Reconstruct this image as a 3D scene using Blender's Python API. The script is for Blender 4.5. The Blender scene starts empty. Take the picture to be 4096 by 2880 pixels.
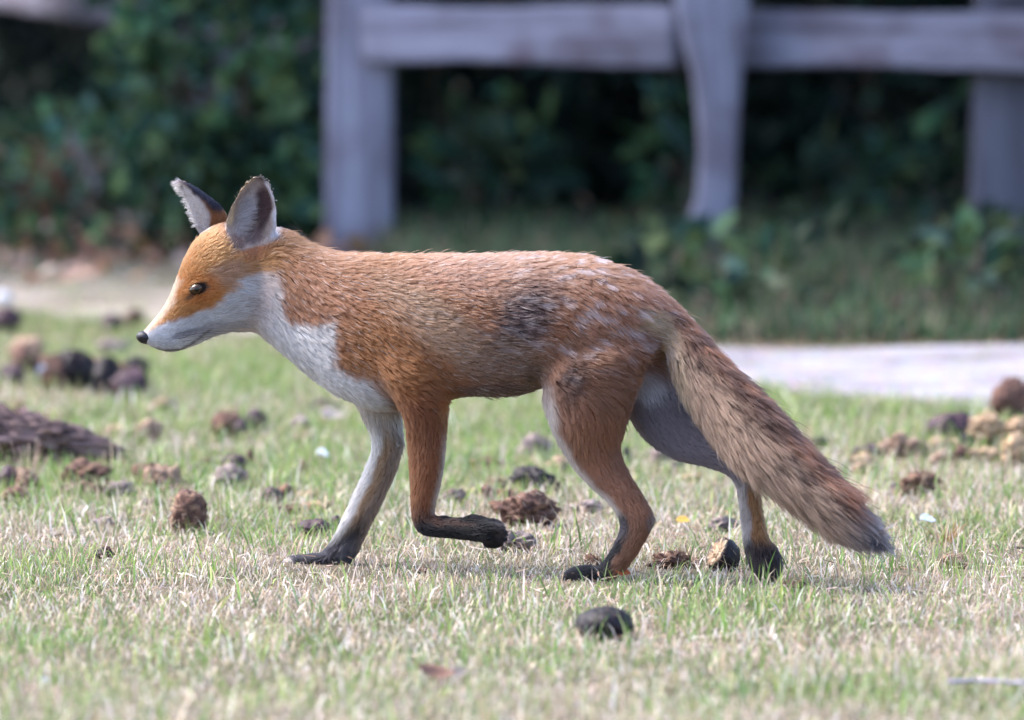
import bpy, bmesh, math, random
import numpy as np
from mathutils import Vector, Matrix
from mathutils.bvhtree import BVHTree
from mathutils.kdtree import KDTree

rng = np.random.default_rng(11)
random.seed(11)
SC = bpy.context.scene
COL = SC.collection

# ------------------------------------------------------------------ camera, sky, sun, exposure
F = 30303.0                      # focal length in pixels of the 4096 wide photograph
CAM = np.array([0.0, -10.0, 0.906])
PITCH = math.atan(1905.0 / F)
cam = bpy.data.cameras.new('camera')
cam_o = bpy.data.objects.new('camera', cam)
COL.objects.link(cam_o)
cam_o.location = CAM
cam_o.rotation_euler = (math.pi / 2 - PITCH, 0, 0)
cam.sensor_width = 36.0
cam.lens = F / 4096 * 36.0
cam.clip_start = 0.5
cam.clip_end = 800
cam.dof.use_dof = True
cam.dof.focus_distance = 9.98
cam.dof.aperture_fstop = 4.8
SC.camera = cam_o

SUN_EL, SUN_AZ = 52.0, -72.0     # azimuth measured from +Y (away from camera) towards +X
world = bpy.data.worlds.new('World')
SC.world = world
world.use_nodes = True
wn = world.node_tree
bg = wn.nodes['Background']
sky = wn.nodes.new('ShaderNodeTexSky')
sky.sky_type = 'NISHITA'
sky.sun_disc = False
sky.sun_elevation = math.radians(SUN_EL)
sky.sun_rotation = math.radians(SUN_AZ)
sky.air_density = 1.0
sky.dust_density = 2.5
sky.ozone_density = 1.6
wn.links.new(sky.outputs[0], bg.inputs[0])
bg.inputs[1].default_value = 0.15

sun = bpy.data.lights.new('sun', 'SUN')
sun_o = bpy.data.objects.new('sun', sun)
COL.objects.link(sun_o)
sun.energy = 1.5
sun.angle = math.radians(22)
sun.color = (1.0, 0.96, 0.92)
sd = Vector((math.sin(math.radians(SUN_AZ)) * math.cos(math.radians(SUN_EL)),
             math.cos(math.radians(SUN_AZ)) * math.cos(math.radians(SUN_EL)),
             math.sin(math.radians(SUN_EL))))
sun_o.rotation_euler = sd.to_track_quat('Z', 'Y').to_euler()

SC.view_settings.view_transform = 'Standard'
SC.view_settings.look = 'None'
SC.view_settings.exposure = 2.3
SC.view_settings.gamma = 1.0
SC.render.engine = 'CYCLES'
SC.cycles.use_denoising = True
SC.cycles.max_bounces = 8
SC.cycles.diffuse_bounces = 3
SC.cycles.glossy_bounces = 2
SC.cycles.transmission_bounces = 4
SC.cycles.transparent_max_bounces = 8

# ------------------------------------------------------------------ helpers
FWD = np.array([0.0, math.cos(PITCH), -math.sin(PITCH)])
UPV = np.array([0.0, math.sin(PITCH), math.cos(PITCH)])
RGT = np.array([1.0, 0.0, 0.0])


def ray(px, py):
    return FWD + ((px - 2048.0) / F) * RGT + ((1440.0 - py) / F) * UPV


def P(px, py, Y):
    """point seen at a pixel, at depth plane y = Y"""
    d = ray(px, py)
    return CAM + d * ((Y - CAM[1]) / d[1])


def G(px, py, z=0.0):
    """point of the ground seen at a pixel"""
    d = ray(px, py)
    return CAM + d * ((z - CAM[2]) / d[2])


def project(v):
    r = np.asarray(v) - CAM
    dz = r @ FWD
    return np.stack([2048 + F * (r @ RGT) / dz, 1440 - F * (r @ UPV) / dz], -1)


def s2l(c):
    c = np.asarray(c, float) / 255.0
    return np.where(c <= 0.04045, c / 12.92, ((c + 0.055) / 1.055) ** 2.4)


def _hash(ix, iy, iz, seed):
    h = (ix.astype(np.int64) * 374761393 + iy.astype(np.int64) * 668265263 + iz.astype(np.int64) * 2147483647 + seed * 1274126177) & 0xffffffff
    h = ((h ^ (h >> 13)) * 1274126177) & 0xffffffff
    h = (h ^ (h >> 16)) & 0xffffffff
    return h / 4294967295.0


def vnoise(p, freq, seed=0):
    p = np.asarray(p, float) * freq
    i = np.floor(p).astype(np.int64)
    f = p - i
    f = f * f * (3 - 2 * f)
    out = np.zeros(len(p))
    for dx in (0, 1):
        for dy in (0, 1):
            for dz in (0, 1):
                w = (f[:, 0] if dx else 1 - f[:, 0]) * (f[:, 1] if dy else 1 - f[:, 1]) * (f[:, 2] if dz else 1 - f[:, 2])
                out += w * _hash(i[:, 0] + dx, i[:, 1] + dy, i[:, 2] + dz, seed)
    return out


def fbm(p, freq, seed=0, octv=4, gain=0.5):
    o = np.zeros(len(p)); a = 1.0; t = 0
    for k in range(octv):
        o += a * vnoise(p, freq * 2 ** k, seed + k * 17); t += a; a *= gain
    return o / t


def mesh_np(name, verts, faces, cols=None, smooth=False):
    """faces: (n,3) or (n,4) int array, or list of such arrays"""
    me = bpy.data.meshes.new(name)
    if not isinstance(faces, (list, tuple)):
        faces = [faces]
    faces = [np.asarray(f, np.int32) for f in faces if len(f)]
    loops = np.concatenate([f.ravel() for f in faces])
    sizes = np.concatenate([np.full(len(f), f.shape[1], np.int32) for f in faces])
    starts = np.concatenate([[0], np.cumsum(sizes)[:-1]]).astype(np.int32)
    me.vertices.add(len(verts)); me.loops.add(len(loops)); me.polygons.add(len(sizes))
    me.vertices.foreach_set('co', np.asarray(verts, np.float32).ravel())
    me.loops.foreach_set('vertex_index', loops)
    me.polygons.foreach_set('loop_start', starts)
    if smooth:
        me.polygons.foreach_set('use_smooth', np.ones(len(sizes), bool))
    me.update(calc_edges=True)
    if cols is not None:
        a = me.color_attributes.new('col', 'FLOAT_COLOR', 'POINT')
        c4 = np.ones((len(verts), 4), np.float32); c4[:, :3] = cols
        a.data.foreach_set('color', c4.ravel())
    return me


def link(name, data, mat=None, parent=None, loc=None):
    o = bpy.data.objects.new(name, data)
    COL.objects.link(o)
    if mat is not None and data is not None:
        data.materials.clear(); data.materials.append(mat)
    if loc is not None:
        o.location = loc
    if parent is not None:
        o.parent = parent
    return o


def empty(name, loc):
    o = bpy.data.objects.new(name, None)
    o.empty_display_size = 0.05
    COL.objects.link(o)
    o.location = [float(x) for x in loc]
    return o


def tag(o, label=None, cat=None, group=None, kind=None):
    if label: o['label'] = label
    if cat: o['category'] = cat
    if group: o['group'] = group
    if kind: o['kind'] = kind
    return o


def new_mat(name, rough=0.8, spec=0.3):
    m = bpy.data.materials.new(name); m.use_nodes = True
    b = m.node_tree.nodes['Principled BSDF']
    b.inputs['Roughness'].default_value = rough
    b.inputs['Specular IOR Level'].default_value = spec
    return m, m.node_tree, b


def N(nt, t, **kw):
    n = nt.nodes.new(t)
    for k, v in kw.items():
        if k.startswith('i_'):
            n.inputs[k[2:].replace('_', ' ')].default_value = v
        else:
            setattr(n, k, v)
    return n


def ramp(nt, stops):
    r = nt.nodes.new('ShaderNodeValToRGB')
    el = r.color_ramp.elements
    while len(el) < len(stops): el.new(0.5)
    for e, (p, c) in zip(el, stops):
        e.position = p; e.color = (*c, 1)
    return r


def vcol_mat(name, rough=0.7, spec=0.25, trans=0.0, grain=0.0, gscale=400):
    """colour from the mesh's own 'col' attribute, some light through thin leaves and blades"""
    m, nt, b = new_mat(name, rough, spec)
    a = N(nt, 'ShaderNodeAttribute', attribute_name='col')
    src = a.outputs['Color']
    if grain:
        tc = N(nt, 'ShaderNodeTexCoord')
        nz = N(nt, 'ShaderNodeTexNoise', i_Scale=gscale, i_Detail=5.0)
        nt.links.new(tc.outputs['Object'], nz.inputs['Vector'])
        mp = N(nt, 'ShaderNodeMapRange')
        mp.inputs[3].default_value = 1 - grain; mp.inputs[4].default_value = 1 + grain
        nt.links.new(nz.outputs['Fac'], mp.inputs[0])
        mx = N(nt, 'ShaderNodeVectorMath', operation='SCALE')
        nt.links.new(src, mx.inputs[0]); nt.links.new(mp.outputs[0], mx.inputs['Scale'])
        src = mx.outputs[0]
        bp = N(nt, 'ShaderNodeBump', i_Strength=0.6, i_Distance=0.002)
        nt.links.new(nz.outputs['Fac'], bp.inputs['Height'])
        nt.links.new(bp.outputs[0], b.inputs['Normal'])
    nt.links.new(src, b.inputs['Base Color'])
    if trans:
        tr = N(nt, 'ShaderNodeBsdfTranslucent')
        nt.links.new(src, tr.inputs['Color'])
        ms = N(nt, 'ShaderNodeMixShader'); ms.inputs[0].default_value = trans
        out = nt.nodes['Material Output']
        nt.links.new(b.outputs[0], ms.inputs[1]); nt.links.new(tr.outputs[0], ms.inputs[2])
        nt.links.new(ms.outputs[0], out.inputs['Surface'])
    return m


def poly_sd(pts, poly):
    """signed distance (negative inside) from 2-D points to a polygon"""
    poly = np.asarray(poly, float)
    d = np.full(len(pts), 1e9); ins = np.zeros(len(pts), bool)
    n = len(poly)
    for i in range(n):
        a = poly[i]; b = poly[(i + 1) % n]
        e = b - a; w = pts - a
        t = np.clip((w @ e) / (e @ e + 1e-12), 0, 1)
        d = np.minimum(d, np.linalg.norm(w - t[:, None] * e, axis=1))
        c1 = (a[1] <= pts[:, 1]) & (b[1] > pts[:, 1]); c2 = (a[1] > pts[:, 1]) & (b[1] <= pts[:, 1])
        cr = e[0] * w[:, 1] - e[1] * w[:, 0]
        ins ^= (c1 & (cr > 0)) | (c2 & (cr < 0))
    return np.where(ins, -d, d)


def sstep(x, a, b):
    t = np.clip((x - a) / (b - a), 0, 1)
    return t * t * (3 - 2 * t)


# ------------------------------------------------------------------ ground and path
PATH_NEAR = [(3.5, 2.2), (1.3, 2.95), (0.93, 2.85), (0.6, 3.3), (0.42, 3.6), (0.1, 4.3), (-0.5, 5.2), (-1.0, 5.9), (-1.6, 6.5), (-3.5, 7.8)]
PATH_FAR = [(-3.5, 11.0), (-1.6, 9.2), (-0.9, 8.6), (-0.55, 7.6), (-0.25, 6.2), (0.05, 5.1), (0.42, 4.65), (0.93, 4.85), (1.6, 4.9), (3.5, 4.5)]
PATH_POLY = np.array(PATH_NEAR + PATH_FAR)


def ground_material():
    m, nt, b = new_mat('ground_thatch', 0.95, 0.1)
    tc = N(nt, 'ShaderNodeTexCoord')
    n1 = N(nt, 'ShaderNodeTexNoise', i_Scale=2.2, i_Detail=6.0)
    n2 = N(nt, 'ShaderNodeTexNoise', i_Scale=90.0, i_Detail=6.0)
    for n in (n1, n2): nt.links.new(tc.outputs['Object'], n.inputs['Vector'])
    r1 = ramp(nt, [(0.35, (0.07, 0.075, 0.03)), (0.5, (0.14, 0.115, 0.08)), (0.65, (0.20, 0.16, 0.12))])
    r2 = ramp(nt, [(0.3, (0.35, 0.35, 0.35)), (0.7, (1.1, 1.1, 1.1))])
    nt.links.new(n1.outputs['Fac'], r1.inputs[0]); nt.links.new(n2.outputs['Fac'], r2.inputs[0])
    mx = N(nt, 'ShaderNodeMix', data_type='RGBA', blend_type='MULTIPLY'); mx.inputs['Factor'].default_value = 1
    nt.links.new(r1.outputs[0], mx.inputs['A']); nt.links.new(r2.outputs[0], mx.inputs['B'])
    # leaf mould under the hedge, coloured darker to deepen the shade
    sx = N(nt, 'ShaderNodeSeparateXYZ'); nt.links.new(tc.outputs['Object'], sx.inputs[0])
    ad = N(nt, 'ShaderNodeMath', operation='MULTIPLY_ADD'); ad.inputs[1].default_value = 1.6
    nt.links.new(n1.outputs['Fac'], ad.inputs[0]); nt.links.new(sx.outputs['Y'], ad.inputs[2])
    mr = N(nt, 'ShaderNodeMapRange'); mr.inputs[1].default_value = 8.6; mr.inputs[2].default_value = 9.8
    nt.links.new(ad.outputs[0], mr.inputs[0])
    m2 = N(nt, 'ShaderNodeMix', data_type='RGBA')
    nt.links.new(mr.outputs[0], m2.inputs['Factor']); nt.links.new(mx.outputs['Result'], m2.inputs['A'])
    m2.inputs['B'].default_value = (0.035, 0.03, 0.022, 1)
    nt.links.new(m2.outputs['Result'], b.inputs['Base Color'])
    bp = N(nt, 'ShaderNodeBump', i_Strength=0.8, i_Distance=0.01)
    nt.links.new(n2.outputs['Fac'], bp.inputs['Height']); nt.links.new(bp.outputs[0], b.inputs['Normal'])
    return m


gv = np.array([[-300, -60, 0], [300, -60, 0], [300, 500, 0], [-300, 500, 0]], float)
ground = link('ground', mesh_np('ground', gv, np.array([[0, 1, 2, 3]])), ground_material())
tag(ground, kind='structure')

# path: a slightly uneven gravel sheet
def path_object():
    nu, nvv = 90, 60
    V = []; near = np.array(PATH_NEAR); far = np.array(PATH_FAR[::-1])
    def along(pl, t):
        s = np.concatenate([[0], np.cumsum(np.linalg.norm(np.diff(pl, axis=0), axis=1))]); s /= s[-1]
        return np.stack([np.interp(t, s, pl[:, k]) for k in (0, 1)], -1)
    t = np.linspace(0, 1, nu)
    A = along(near, t); B = along(far, t)
    for j in range(nvv):
        f = j / (nvv - 1)
        p = A * (1 - f) + B * f
        V.append(np.column_stack([p, np.zeros(nu)]))
    V = np.concatenate(V)
    edge = np.minimum(np.arange(len(V)) // nu, nvv - 1 - np.arange(len(V)) // nu) / (nvv / 2)
    V[:, :2] += (fbm(V, 3.0, 3)[:, None] - 0.5) * 0.25
    V[:, 2] = 0.004 + 0.012 * sstep(edge, 0, 0.3) * fbm(V, 5.0, 9)
    idx = np.arange(nu * nvv).reshape(nvv, nu)
    q = np.stack([idx[:-1, :-1], idx[:-1, 1:], idx[1:, 1:], idx[1:, :-1]], -1).reshape(-1, 4)
    m, nt, b = new_mat('pale_gravel', 0.9, 0.15)
    tc = N(nt, 'ShaderNodeTexCoord')
    n1 = N(nt, 'ShaderNodeTexNoise', i_Scale=3.0, i_Detail=5.0); n2 = N(nt, 'ShaderNodeTexVoronoi', i_Scale=70.0)
    for n in (n1, n2): nt.links.new(tc.outputs['Object'], n.inputs['Vector'])
    r = ramp(nt, [(0.3, (0.18, 0.16, 0.165)), (0.5, (0.285, 0.265, 0.30)), (0.7, (0.345, 0.33, 0.375))])
    nt.links.new(n1.outputs['Fac'], r.inputs[0])
    hs = N(nt, 'ShaderNodeMix', data_type='RGBA', blend_type='MULTIPLY'); hs.inputs['Factor'].default_value = 0.35
    nt.links.new(r.outputs[0], hs.inputs['A']); nt.links.new(n2.outputs['Color'], hs.inputs['B'])
    # the western half is dusty, half bare earth
    sx = N(nt, 'ShaderNodeSeparateXYZ'); nt.links.new(tc.outputs['Object'], sx.inputs[0])
    mr = N(nt, 'ShaderNodeMapRange'); mr.inputs[1].default_value = -0.1; mr.inputs[2].default_value = -0.7
    nt.links.new(sx.outputs['X'], mr.inputs[0])
    m2 = N(nt, 'ShaderNodeMix', data_type='RGBA'); nt.links.new(mr.outputs[0], m2.inputs['Factor'])
    nt.links.new(hs.outputs['Result'], m2.inputs['A'])
    r2 = ramp(nt, [(0.3, (0.13, 0.105, 0.09)), (0.55, (0.25, 0.215, 0.195)), (0.75, (0.33, 0.29, 0.27))])
    nt.links.new(n1.outputs['Fac'], r2.inputs[0]); nt.links.new(r2.outputs[0], m2.inputs['B'])
    nt.links.new(m2.outputs['Result'], b.inputs['Base Color'])
    bp = N(nt, 'ShaderNodeBump', i_Strength=0.7, i_Distance=0.01)
    nt.links.new(n2.outputs['Distance'], bp.inputs['Height']); nt.links.new(bp.outputs[0], b.inputs['Normal'])
    o = link('path', mesh_np('path', V, q, smooth=True), m)
    tag(o, kind='structure')
path_object()

# ------------------------------------------------------------------ grass (nobody could count it)
def blades(xy, h, w, lean, cols, name, mat, label, z0=0.0, tipcol=1.15):
    n = len(xy)
    ang = rng.uniform(0, 2 * np.pi, n)
    side = np.stack([np.cos(ang), np.sin(ang), np.zeros(n)], -1)
    la = rng.uniform(0, 2 * np.pi, n)
    ld = np.stack([np.cos(la), np.sin(la), np.zeros(n)], -1)
    base = np.column_stack([xy, np.full(n, z0)])
    up = np.array([0, 0, 1.0])
    L = lean[:, None]; H = h[:, None]; W = w[:, None]
    mid = base + H * (0.55 * np.sqrt(1 - (0.6 * L) ** 2) * up + 0.45 * L * ld)
    tip = base + H * (np.sqrt(np.clip(1 - L ** 2, 0.02, 1)) * up + (L + 0.12 * L ** 2) * ld)
    V = np.stack([base - side * W / 2, base + side * W / 2, mid - side * W * 0.42, mid + side * W * 0.42, tip], 1).reshape(-1, 3)
    i = np.arange(n)[:, None] * 5
    q = i + np.array([[0, 1, 3, 2]]); t = i + np.array([[2, 3, 4]])
    C = np.repeat(cols, 5, axis=0).reshape(n, 5, 3)
    C[:, 4] *= tipcol; C[:, :2] *= 0.85
    me = mesh_np(name, V, [q, t], C.reshape(-1, 3))
    o = link(name, me, mat)
    tag(o, label, 'grass', kind='stuff')
    return o


GREEN = s2l(np.array([[110, 142, 68], [132, 158, 80], [94, 124, 62], [156, 168, 96], [122, 150, 98], [146, 158, 108]]))
STRAW = s2l(np.array([[200, 184, 160], [182, 164, 140], [214, 200, 186], [188, 162, 140], [166, 148, 122], [208, 186, 180], [222, 212, 204]]))
mat_grass = vcol_mat('grass_blades', 0.6, 0.3, trans=0.3)


def pick_cols(dry, n, g=GREEN, s=STRAW):
    isdry = rng.random(n) < dry
    c = np.where(isdry[:, None], s[rng.integers(0, len(s), n)], g[rng.integers(0, len(g), n)])
    return c * rng.uniform(0.55, 1.35, (n, 1)), isdry


def lawn():
    dens = [(-1.05, 1.05, -2.9, 1.5, 14000), (-1.2, 1.2, 1.5, 4.6, 10000), (-1.7, 0.1, 4.6, 8.6, 6000),
            (-5.5, -2.2, -3.5, 7.0, 1300), (2.2, 5.0, -3.5, 2.6, 1300), (-2.2, -1.05, -2.9, 4.6, 3200), (1.05, 2.2, -2.9, 3.2, 3200), (-1.5, 1.5, -4.5, -2.9, 3000)]
    pts = []
    for x0, x1, y0, y1, d in dens:
        n = int((x1 - x0) * (y1 - y0) * d)
        pts.append(np.column_stack([rng.uniform(x0, x1, n), rng.uniform(y0, y1, n)]))
    xy = np.concatenate(pts)
    p3 = np.column_stack([xy, np.zeros(len(xy))])
    sd = poly_sd(xy, PATH_POLY) + (fbm(p3, 5, 40) - 0.5) * 0.3
    keep = sd > 0
    keep |= (rng.random(len(xy)) < 0.02) | ((xy[:, 0] < -0.15) & (rng.random(len(xy)) < 0.55))
    patch = fbm(p3 * [1, 0.6, 1], 3.2, 5)                # broad green and dry patches
    thin = fbm(p3, 14, 77, 3)
    keep &= rng.random(len(xy)) < 0.45 + 1.1 * sstep(thin, 0.35, 0.6)
    xy = xy[keep]; p3 = p3[keep]; patch = patch[keep]; n = len(xy)
    back = sstep(xy[:, 1], -0.1, 1.6)
    dry = np.clip(0.74 - 0.40 * back + (0.5 - patch) * 1.7, 0.15, 0.92)
    cols, isdry = pick_cols(dry, n)
    h = rng.gamma(5, 0.0034, n) * (0.75 + 0.55 * (1 - dry)) * (1 + 0.15 * back)
    h = np.clip(h, 0.006, 0.042)
    w = rng.uniform(0.0010, 0.0021, n) * np.where(np.abs(xy[:, 0]) > 2.2, 2.2, 1.0)
    lean = np.clip(np.where(isdry, rng.uniform(0.3, 0.98, n), rng.uniform(0.1, 0.88, n)), 0, 0.98)
    h = np.where(isdry, h * 0.9, h)
    for fx, fy in ((2340, 2330), (2300, 2334), (1330, 2266), (1220, 2268), (3070, 2338)):      # trodden flat under the paws
        g = G(fx, fy); dd = np.hypot(xy[:, 0] - g[0], (xy[:, 1] - g[1] + 0.05) * 0.6)
        h = np.where(dd < 0.055, np.minimum(h, 0.007), h)
    blades(xy, h, w, lean, cols, 'grass', mat_grass, 'short green and straw-coloured grass of the grazed lawn')
    # longer tufts
    n = 26000
    xy = np.column_stack([rng.uniform(-1.3, 1.3, n), rng.uniform(-2.9, 4.6, n)])
    p3 = np.column_stack([xy, np.zeros(n)])
    k = (poly_sd(xy, PATH_POLY) > -0.03) & (fbm(p3, 9, 31, 3) > 0.56)
    xy = xy[k]; n = len(xy)
    cols, isdry = pick_cols(np.full(n, 0.35), n)
    blades(xy, rng.uniform(0.025, 0.06, n), rng.uniform(0.0015, 0.003, n), rng.uniform(0.1, 0.8, n), cols, 'grass_tufts', mat_grass,
           'longer green tufts standing out of the grazed lawn')
    # verge behind the path, long and rank, its shade put into darker colours
    n = 30000
    xy = np.column_stack([rng.uniform(-0.3, 2.0, n), rng.uniform(4.9, 8.6, n)])
    k = poly_sd(xy, PATH_POLY) > 0.02 + 0.1 * rng.random(n)
    xy = xy[k]; n = len(xy)
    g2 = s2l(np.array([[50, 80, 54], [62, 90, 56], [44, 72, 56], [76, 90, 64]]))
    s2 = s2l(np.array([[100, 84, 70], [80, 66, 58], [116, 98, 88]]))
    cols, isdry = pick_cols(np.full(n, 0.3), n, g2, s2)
    hh = rng.uniform(0.04, 0.16, n) * (0.5 + 0.5 * sstep(xy[:, 1], 5.0, 6.4))
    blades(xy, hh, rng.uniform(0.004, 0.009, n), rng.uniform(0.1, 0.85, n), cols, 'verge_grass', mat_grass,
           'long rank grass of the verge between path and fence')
lawn()

# straw, moss and broken stalks lying flat among the blades
def litter():
    n = 24000
    xy = np.column_stack([rng.uniform(-1.3, 1.3, n), rng.uniform(-2.9, 6.4, n)])
    l = rng.uniform(0.006, 0.024, n); w = rng.uniform(0.0010, 0.0024, n)
    a = rng.uniform(0, 2 * np.pi, n); z = rng.uniform(0.003, 0.014, n)
    d = np.column_stack([np.cos(a), np.sin(a), rng.uniform(-0.3, 0.3, n)])
    s = np.column_stack([-np.sin(a), np.cos(a), rng.uniform(-0.6, 0.6, n)])
    c = np.column_stack([xy, z])
    V = np.stack([c - d * l[:, None] / 2 - s * w[:, None] / 2, c - d * l[:, None] / 2 + s * w[:, None] / 2,
                  c + d * l[:, None] / 2 + s * w[:, None] / 3, c + d * l[:, None] / 2 - s * w[:, None] / 3], 1).reshape(-1, 3)
    q = np.arange(n)[:, None] * 4 + np.array([[0, 1, 2, 3]])
    pal = s2l(np.array([[210, 190, 168], [188, 160, 132], [150, 118, 96], [120, 92, 78], [214, 200, 192], [196, 168, 160]]))
    cols = np.repeat(pal[rng.integers(0, len(pal), n)] * rng.uniform(0.35, 0.9, (n, 1)), 4, axis=0)
    o = link('straw_litter', mesh_np('straw_litter', V, q, cols), vcol_mat('straw', 0.8, 0.2, trans=0.15))
    tag(o, 'scattered bits of dry straw lying among the grass', 'litter', kind='stuff')
litter()

# ------------------------------------------------------------------ tubes, stems, leaves
def tube(path, radii, seg=8):
    path = np.asarray(path, float); radii = np.asarray(radii, float)
    n = len(path)
    t = np.gradient(path, axis=0); t /= np.linalg.norm(t, axis=1)[:, None] + 1e-12
    ref = np.array([0.3, 0.9, 0.2]); V = []
    for i in range(n):
        a = np.cross(t[i], ref); a /= np.linalg.norm(a) + 1e-12
        b = np.cross(t[i], a)
        th = np.linspace(0, 2 * np.pi, seg, endpoint=False)
        V.append(path[i] + radii[i] * (np.cos(th)[:, None] * a + np.sin(th)[:, None] * b))
    V = np.concatenate(V)
    i = np.arange(n - 1)[:, None] * seg; j = np.arange(seg)[None]; k = (j + 1) % seg
    q = np.stack([i + j, i + k, i + seg + k, i + seg + j], -1).reshape(-1, 4)
    return V, q, [np.arange(seg)[::-1][None], (np.arange(seg) + (n - 1) * seg)[None]]


def tubes_mesh(name, specs, seg=7, cols=None):
    VV = []; QQ = []; CC = []; off = 0
    for path, rad in specs:
        V, q, caps = tube(path, rad, seg)
        VV.append(V); QQ.append(q + off)
        CC += [c + off for c in caps]
        off += len(V)
    return mesh_np(name, np.concatenate(VV), [np.concatenate(QQ), np.concatenate(CC)], cols, smooth=True)


def leaf_mesh(name, pos, length, width, cols, up_bias=0.5, droop=0.0, out_from=None):
    """folded pointed leaves: two triangles pairs about a midrib"""
    n = len(pos)
    d = rng.normal(size=(n, 3))
    if out_from is not None:
        o = pos - out_from; o /= np.linalg.norm(o, axis=1)[:, None] + 1e-9
        d = d * 0.7 + o
    d[:, 2] -= droop
    d /= np.linalg.norm(d, axis=1)[:, None]
    nn = rng.normal(size=(n, 3)) * 0.6 + np.array([0, -0.35, up_bias])
    s = np.cross(d, nn); s /= np.linalg.norm(s, axis=1)[:, None] + 1e-9
    nn = np.cross(s, d)
    L = length[:, None]; W = width[:, None]
    b = pos; tip = pos + d * L - nn * L * 0.12
    m1 = pos + d * L * 0.35; m2 = pos + d * L * 0.7 - nn * L * 0.03
    V = np.stack([b, m1 + s * W * 0.5 + nn * W * 0.12, m2 + s * W * 0.36 + nn * W * 0.08, tip,
                  m2 - s * W * 0.36 + nn * W * 0.08, m1 - s * W * 0.5 + nn * W * 0.12, (m1 + m2) / 2], 1).reshape(-1, 3)
    i = np.arange(n)[:, None] * 7
    q = np.concatenate([i + np.array([[0, 6, 2, 1]]), i + np.array([[0, 5, 4, 6]])]); t = np.concatenate([i + np.array([[6, 3, 2]]), i + np.array([[6, 4, 3]])])
    return mesh_np(name, V, [q, t], np.repeat(cols, 7, axis=0))


mat_leaf = vcol_mat('hedge_leaves', 0.6, 0.2, trans=0.2)


def bark_mat(name, c0, c1, scale=12):
    m, nt, b = new_mat(name, 0.9, 0.15)
    tc = N(nt, 'ShaderNodeTexCoord'); mpg = N(nt, 'ShaderNodeMapping'); mpg.inputs['Scale'].default_value = (scale, scale, scale * 0.12)
    nz = N(nt, 'ShaderNodeTexNoise', i_Scale=3.0, i_Detail=8.0)
    nt.links.new(tc.outputs['Object'], mpg.inputs[0]); nt.links.new(mpg.outputs[0], nz.inputs['Vector'])
    r = ramp(nt, [(0.32, c0), (0.62, c1)]); nt.links.new(nz.outputs['Fac'], r.inputs[0])
    nt.links.new(r.outputs[0], b.inputs['Base Color'])
    bp = N(nt, 'ShaderNodeBump', i_Strength=0.7, i_Distance=0.01)
    nt.links.new(nz.outputs['Fac'], bp.inputs['Height']); nt.links.new(bp.outputs[0], b.inputs['Normal'])
    return m
mat_stem = bark_mat('stem_bark', (0.05, 0.04, 0.03), (0.14, 0.11, 0.09))

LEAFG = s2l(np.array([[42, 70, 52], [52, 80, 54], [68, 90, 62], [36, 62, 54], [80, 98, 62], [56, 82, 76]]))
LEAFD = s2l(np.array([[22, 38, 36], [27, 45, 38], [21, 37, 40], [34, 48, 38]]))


def shrub(name, label, base, rad, n, pal, leaf=(0.035, 0.07), cat='shrub', group=None, zc=None, clump=0.5, nstem=9, shell=0.55, wid=0.6):
    base = np.array(base, float); rad = np.array(rad, float)
    root = empty(name, base); tag(root, label, cat, group)
    c = np.array([0, 0, rad[2] * 0.95 if zc is None else zc])
    v = rng.normal(size=(n * 3, 3)); v /= np.linalg.norm(v, axis=1)[:, None]
    r = rng.random(len(v)) ** (1 / 3) * (1 - shell) + shell * rng.uniform(0.8, 1.08, len(v))
    p = c + v * r[:, None] * rad * (0.75 + 0.5 * fbm(v + base, 1.7, 8)[:, None])
    keep = (p[:, 2] > 0.02) & (fbm(p + base, 5.0, 91, 2) > clump * 0.9 * rng.uniform(0.75, 1.1, len(p)))
    p = p[keep][:n]; m = len(p)
    cols = pal[rng.integers(0, len(pal), m)] * rng.uniform(0.5, 1.3, (m, 1)) * (0.55 + 1.5 * sstep(fbm(p + base, 4.5, 66, 2), 0.4, 0.7))[:, None]
    L = rng.uniform(*leaf, m)
    link('foliage', leaf_mesh('foliage', p, L, L * wid * rng.uniform(0.8, 1.2, m), cols, out_from=c, droop=0.15), mat_leaf, root)
    specs = []
    for k in range(nstem):
        a = rng.uniform(0, 2 * np.pi); e = rng.uniform(0.2, 0.85)
        tip = c + np.array([math.cos(a) * rad[0] * e, math.sin(a) * rad[1] * e, rad[2] * rng.uniform(-0.3, 0.6)])
        b0 = np.array([math.cos(a) * rad[0] * 0.15, math.sin(a) * rad[1] * 0.15, -0.02])
        t = np.linspace(0, 1, 6)[:, None]
        pa = b0 * (1 - t) + tip * t + np.array([0, 0, 0.12 * rad[2]]) * np.sin(t * np.pi) + rng.normal(size=(6, 3)) * 0.015 * (t > 0)
        specs.append((pa, np.linspace(0.011, 0.003, 6)))
    link('stems', tubes_mesh('stems', specs), mat_stem, root)
    return root


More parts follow.
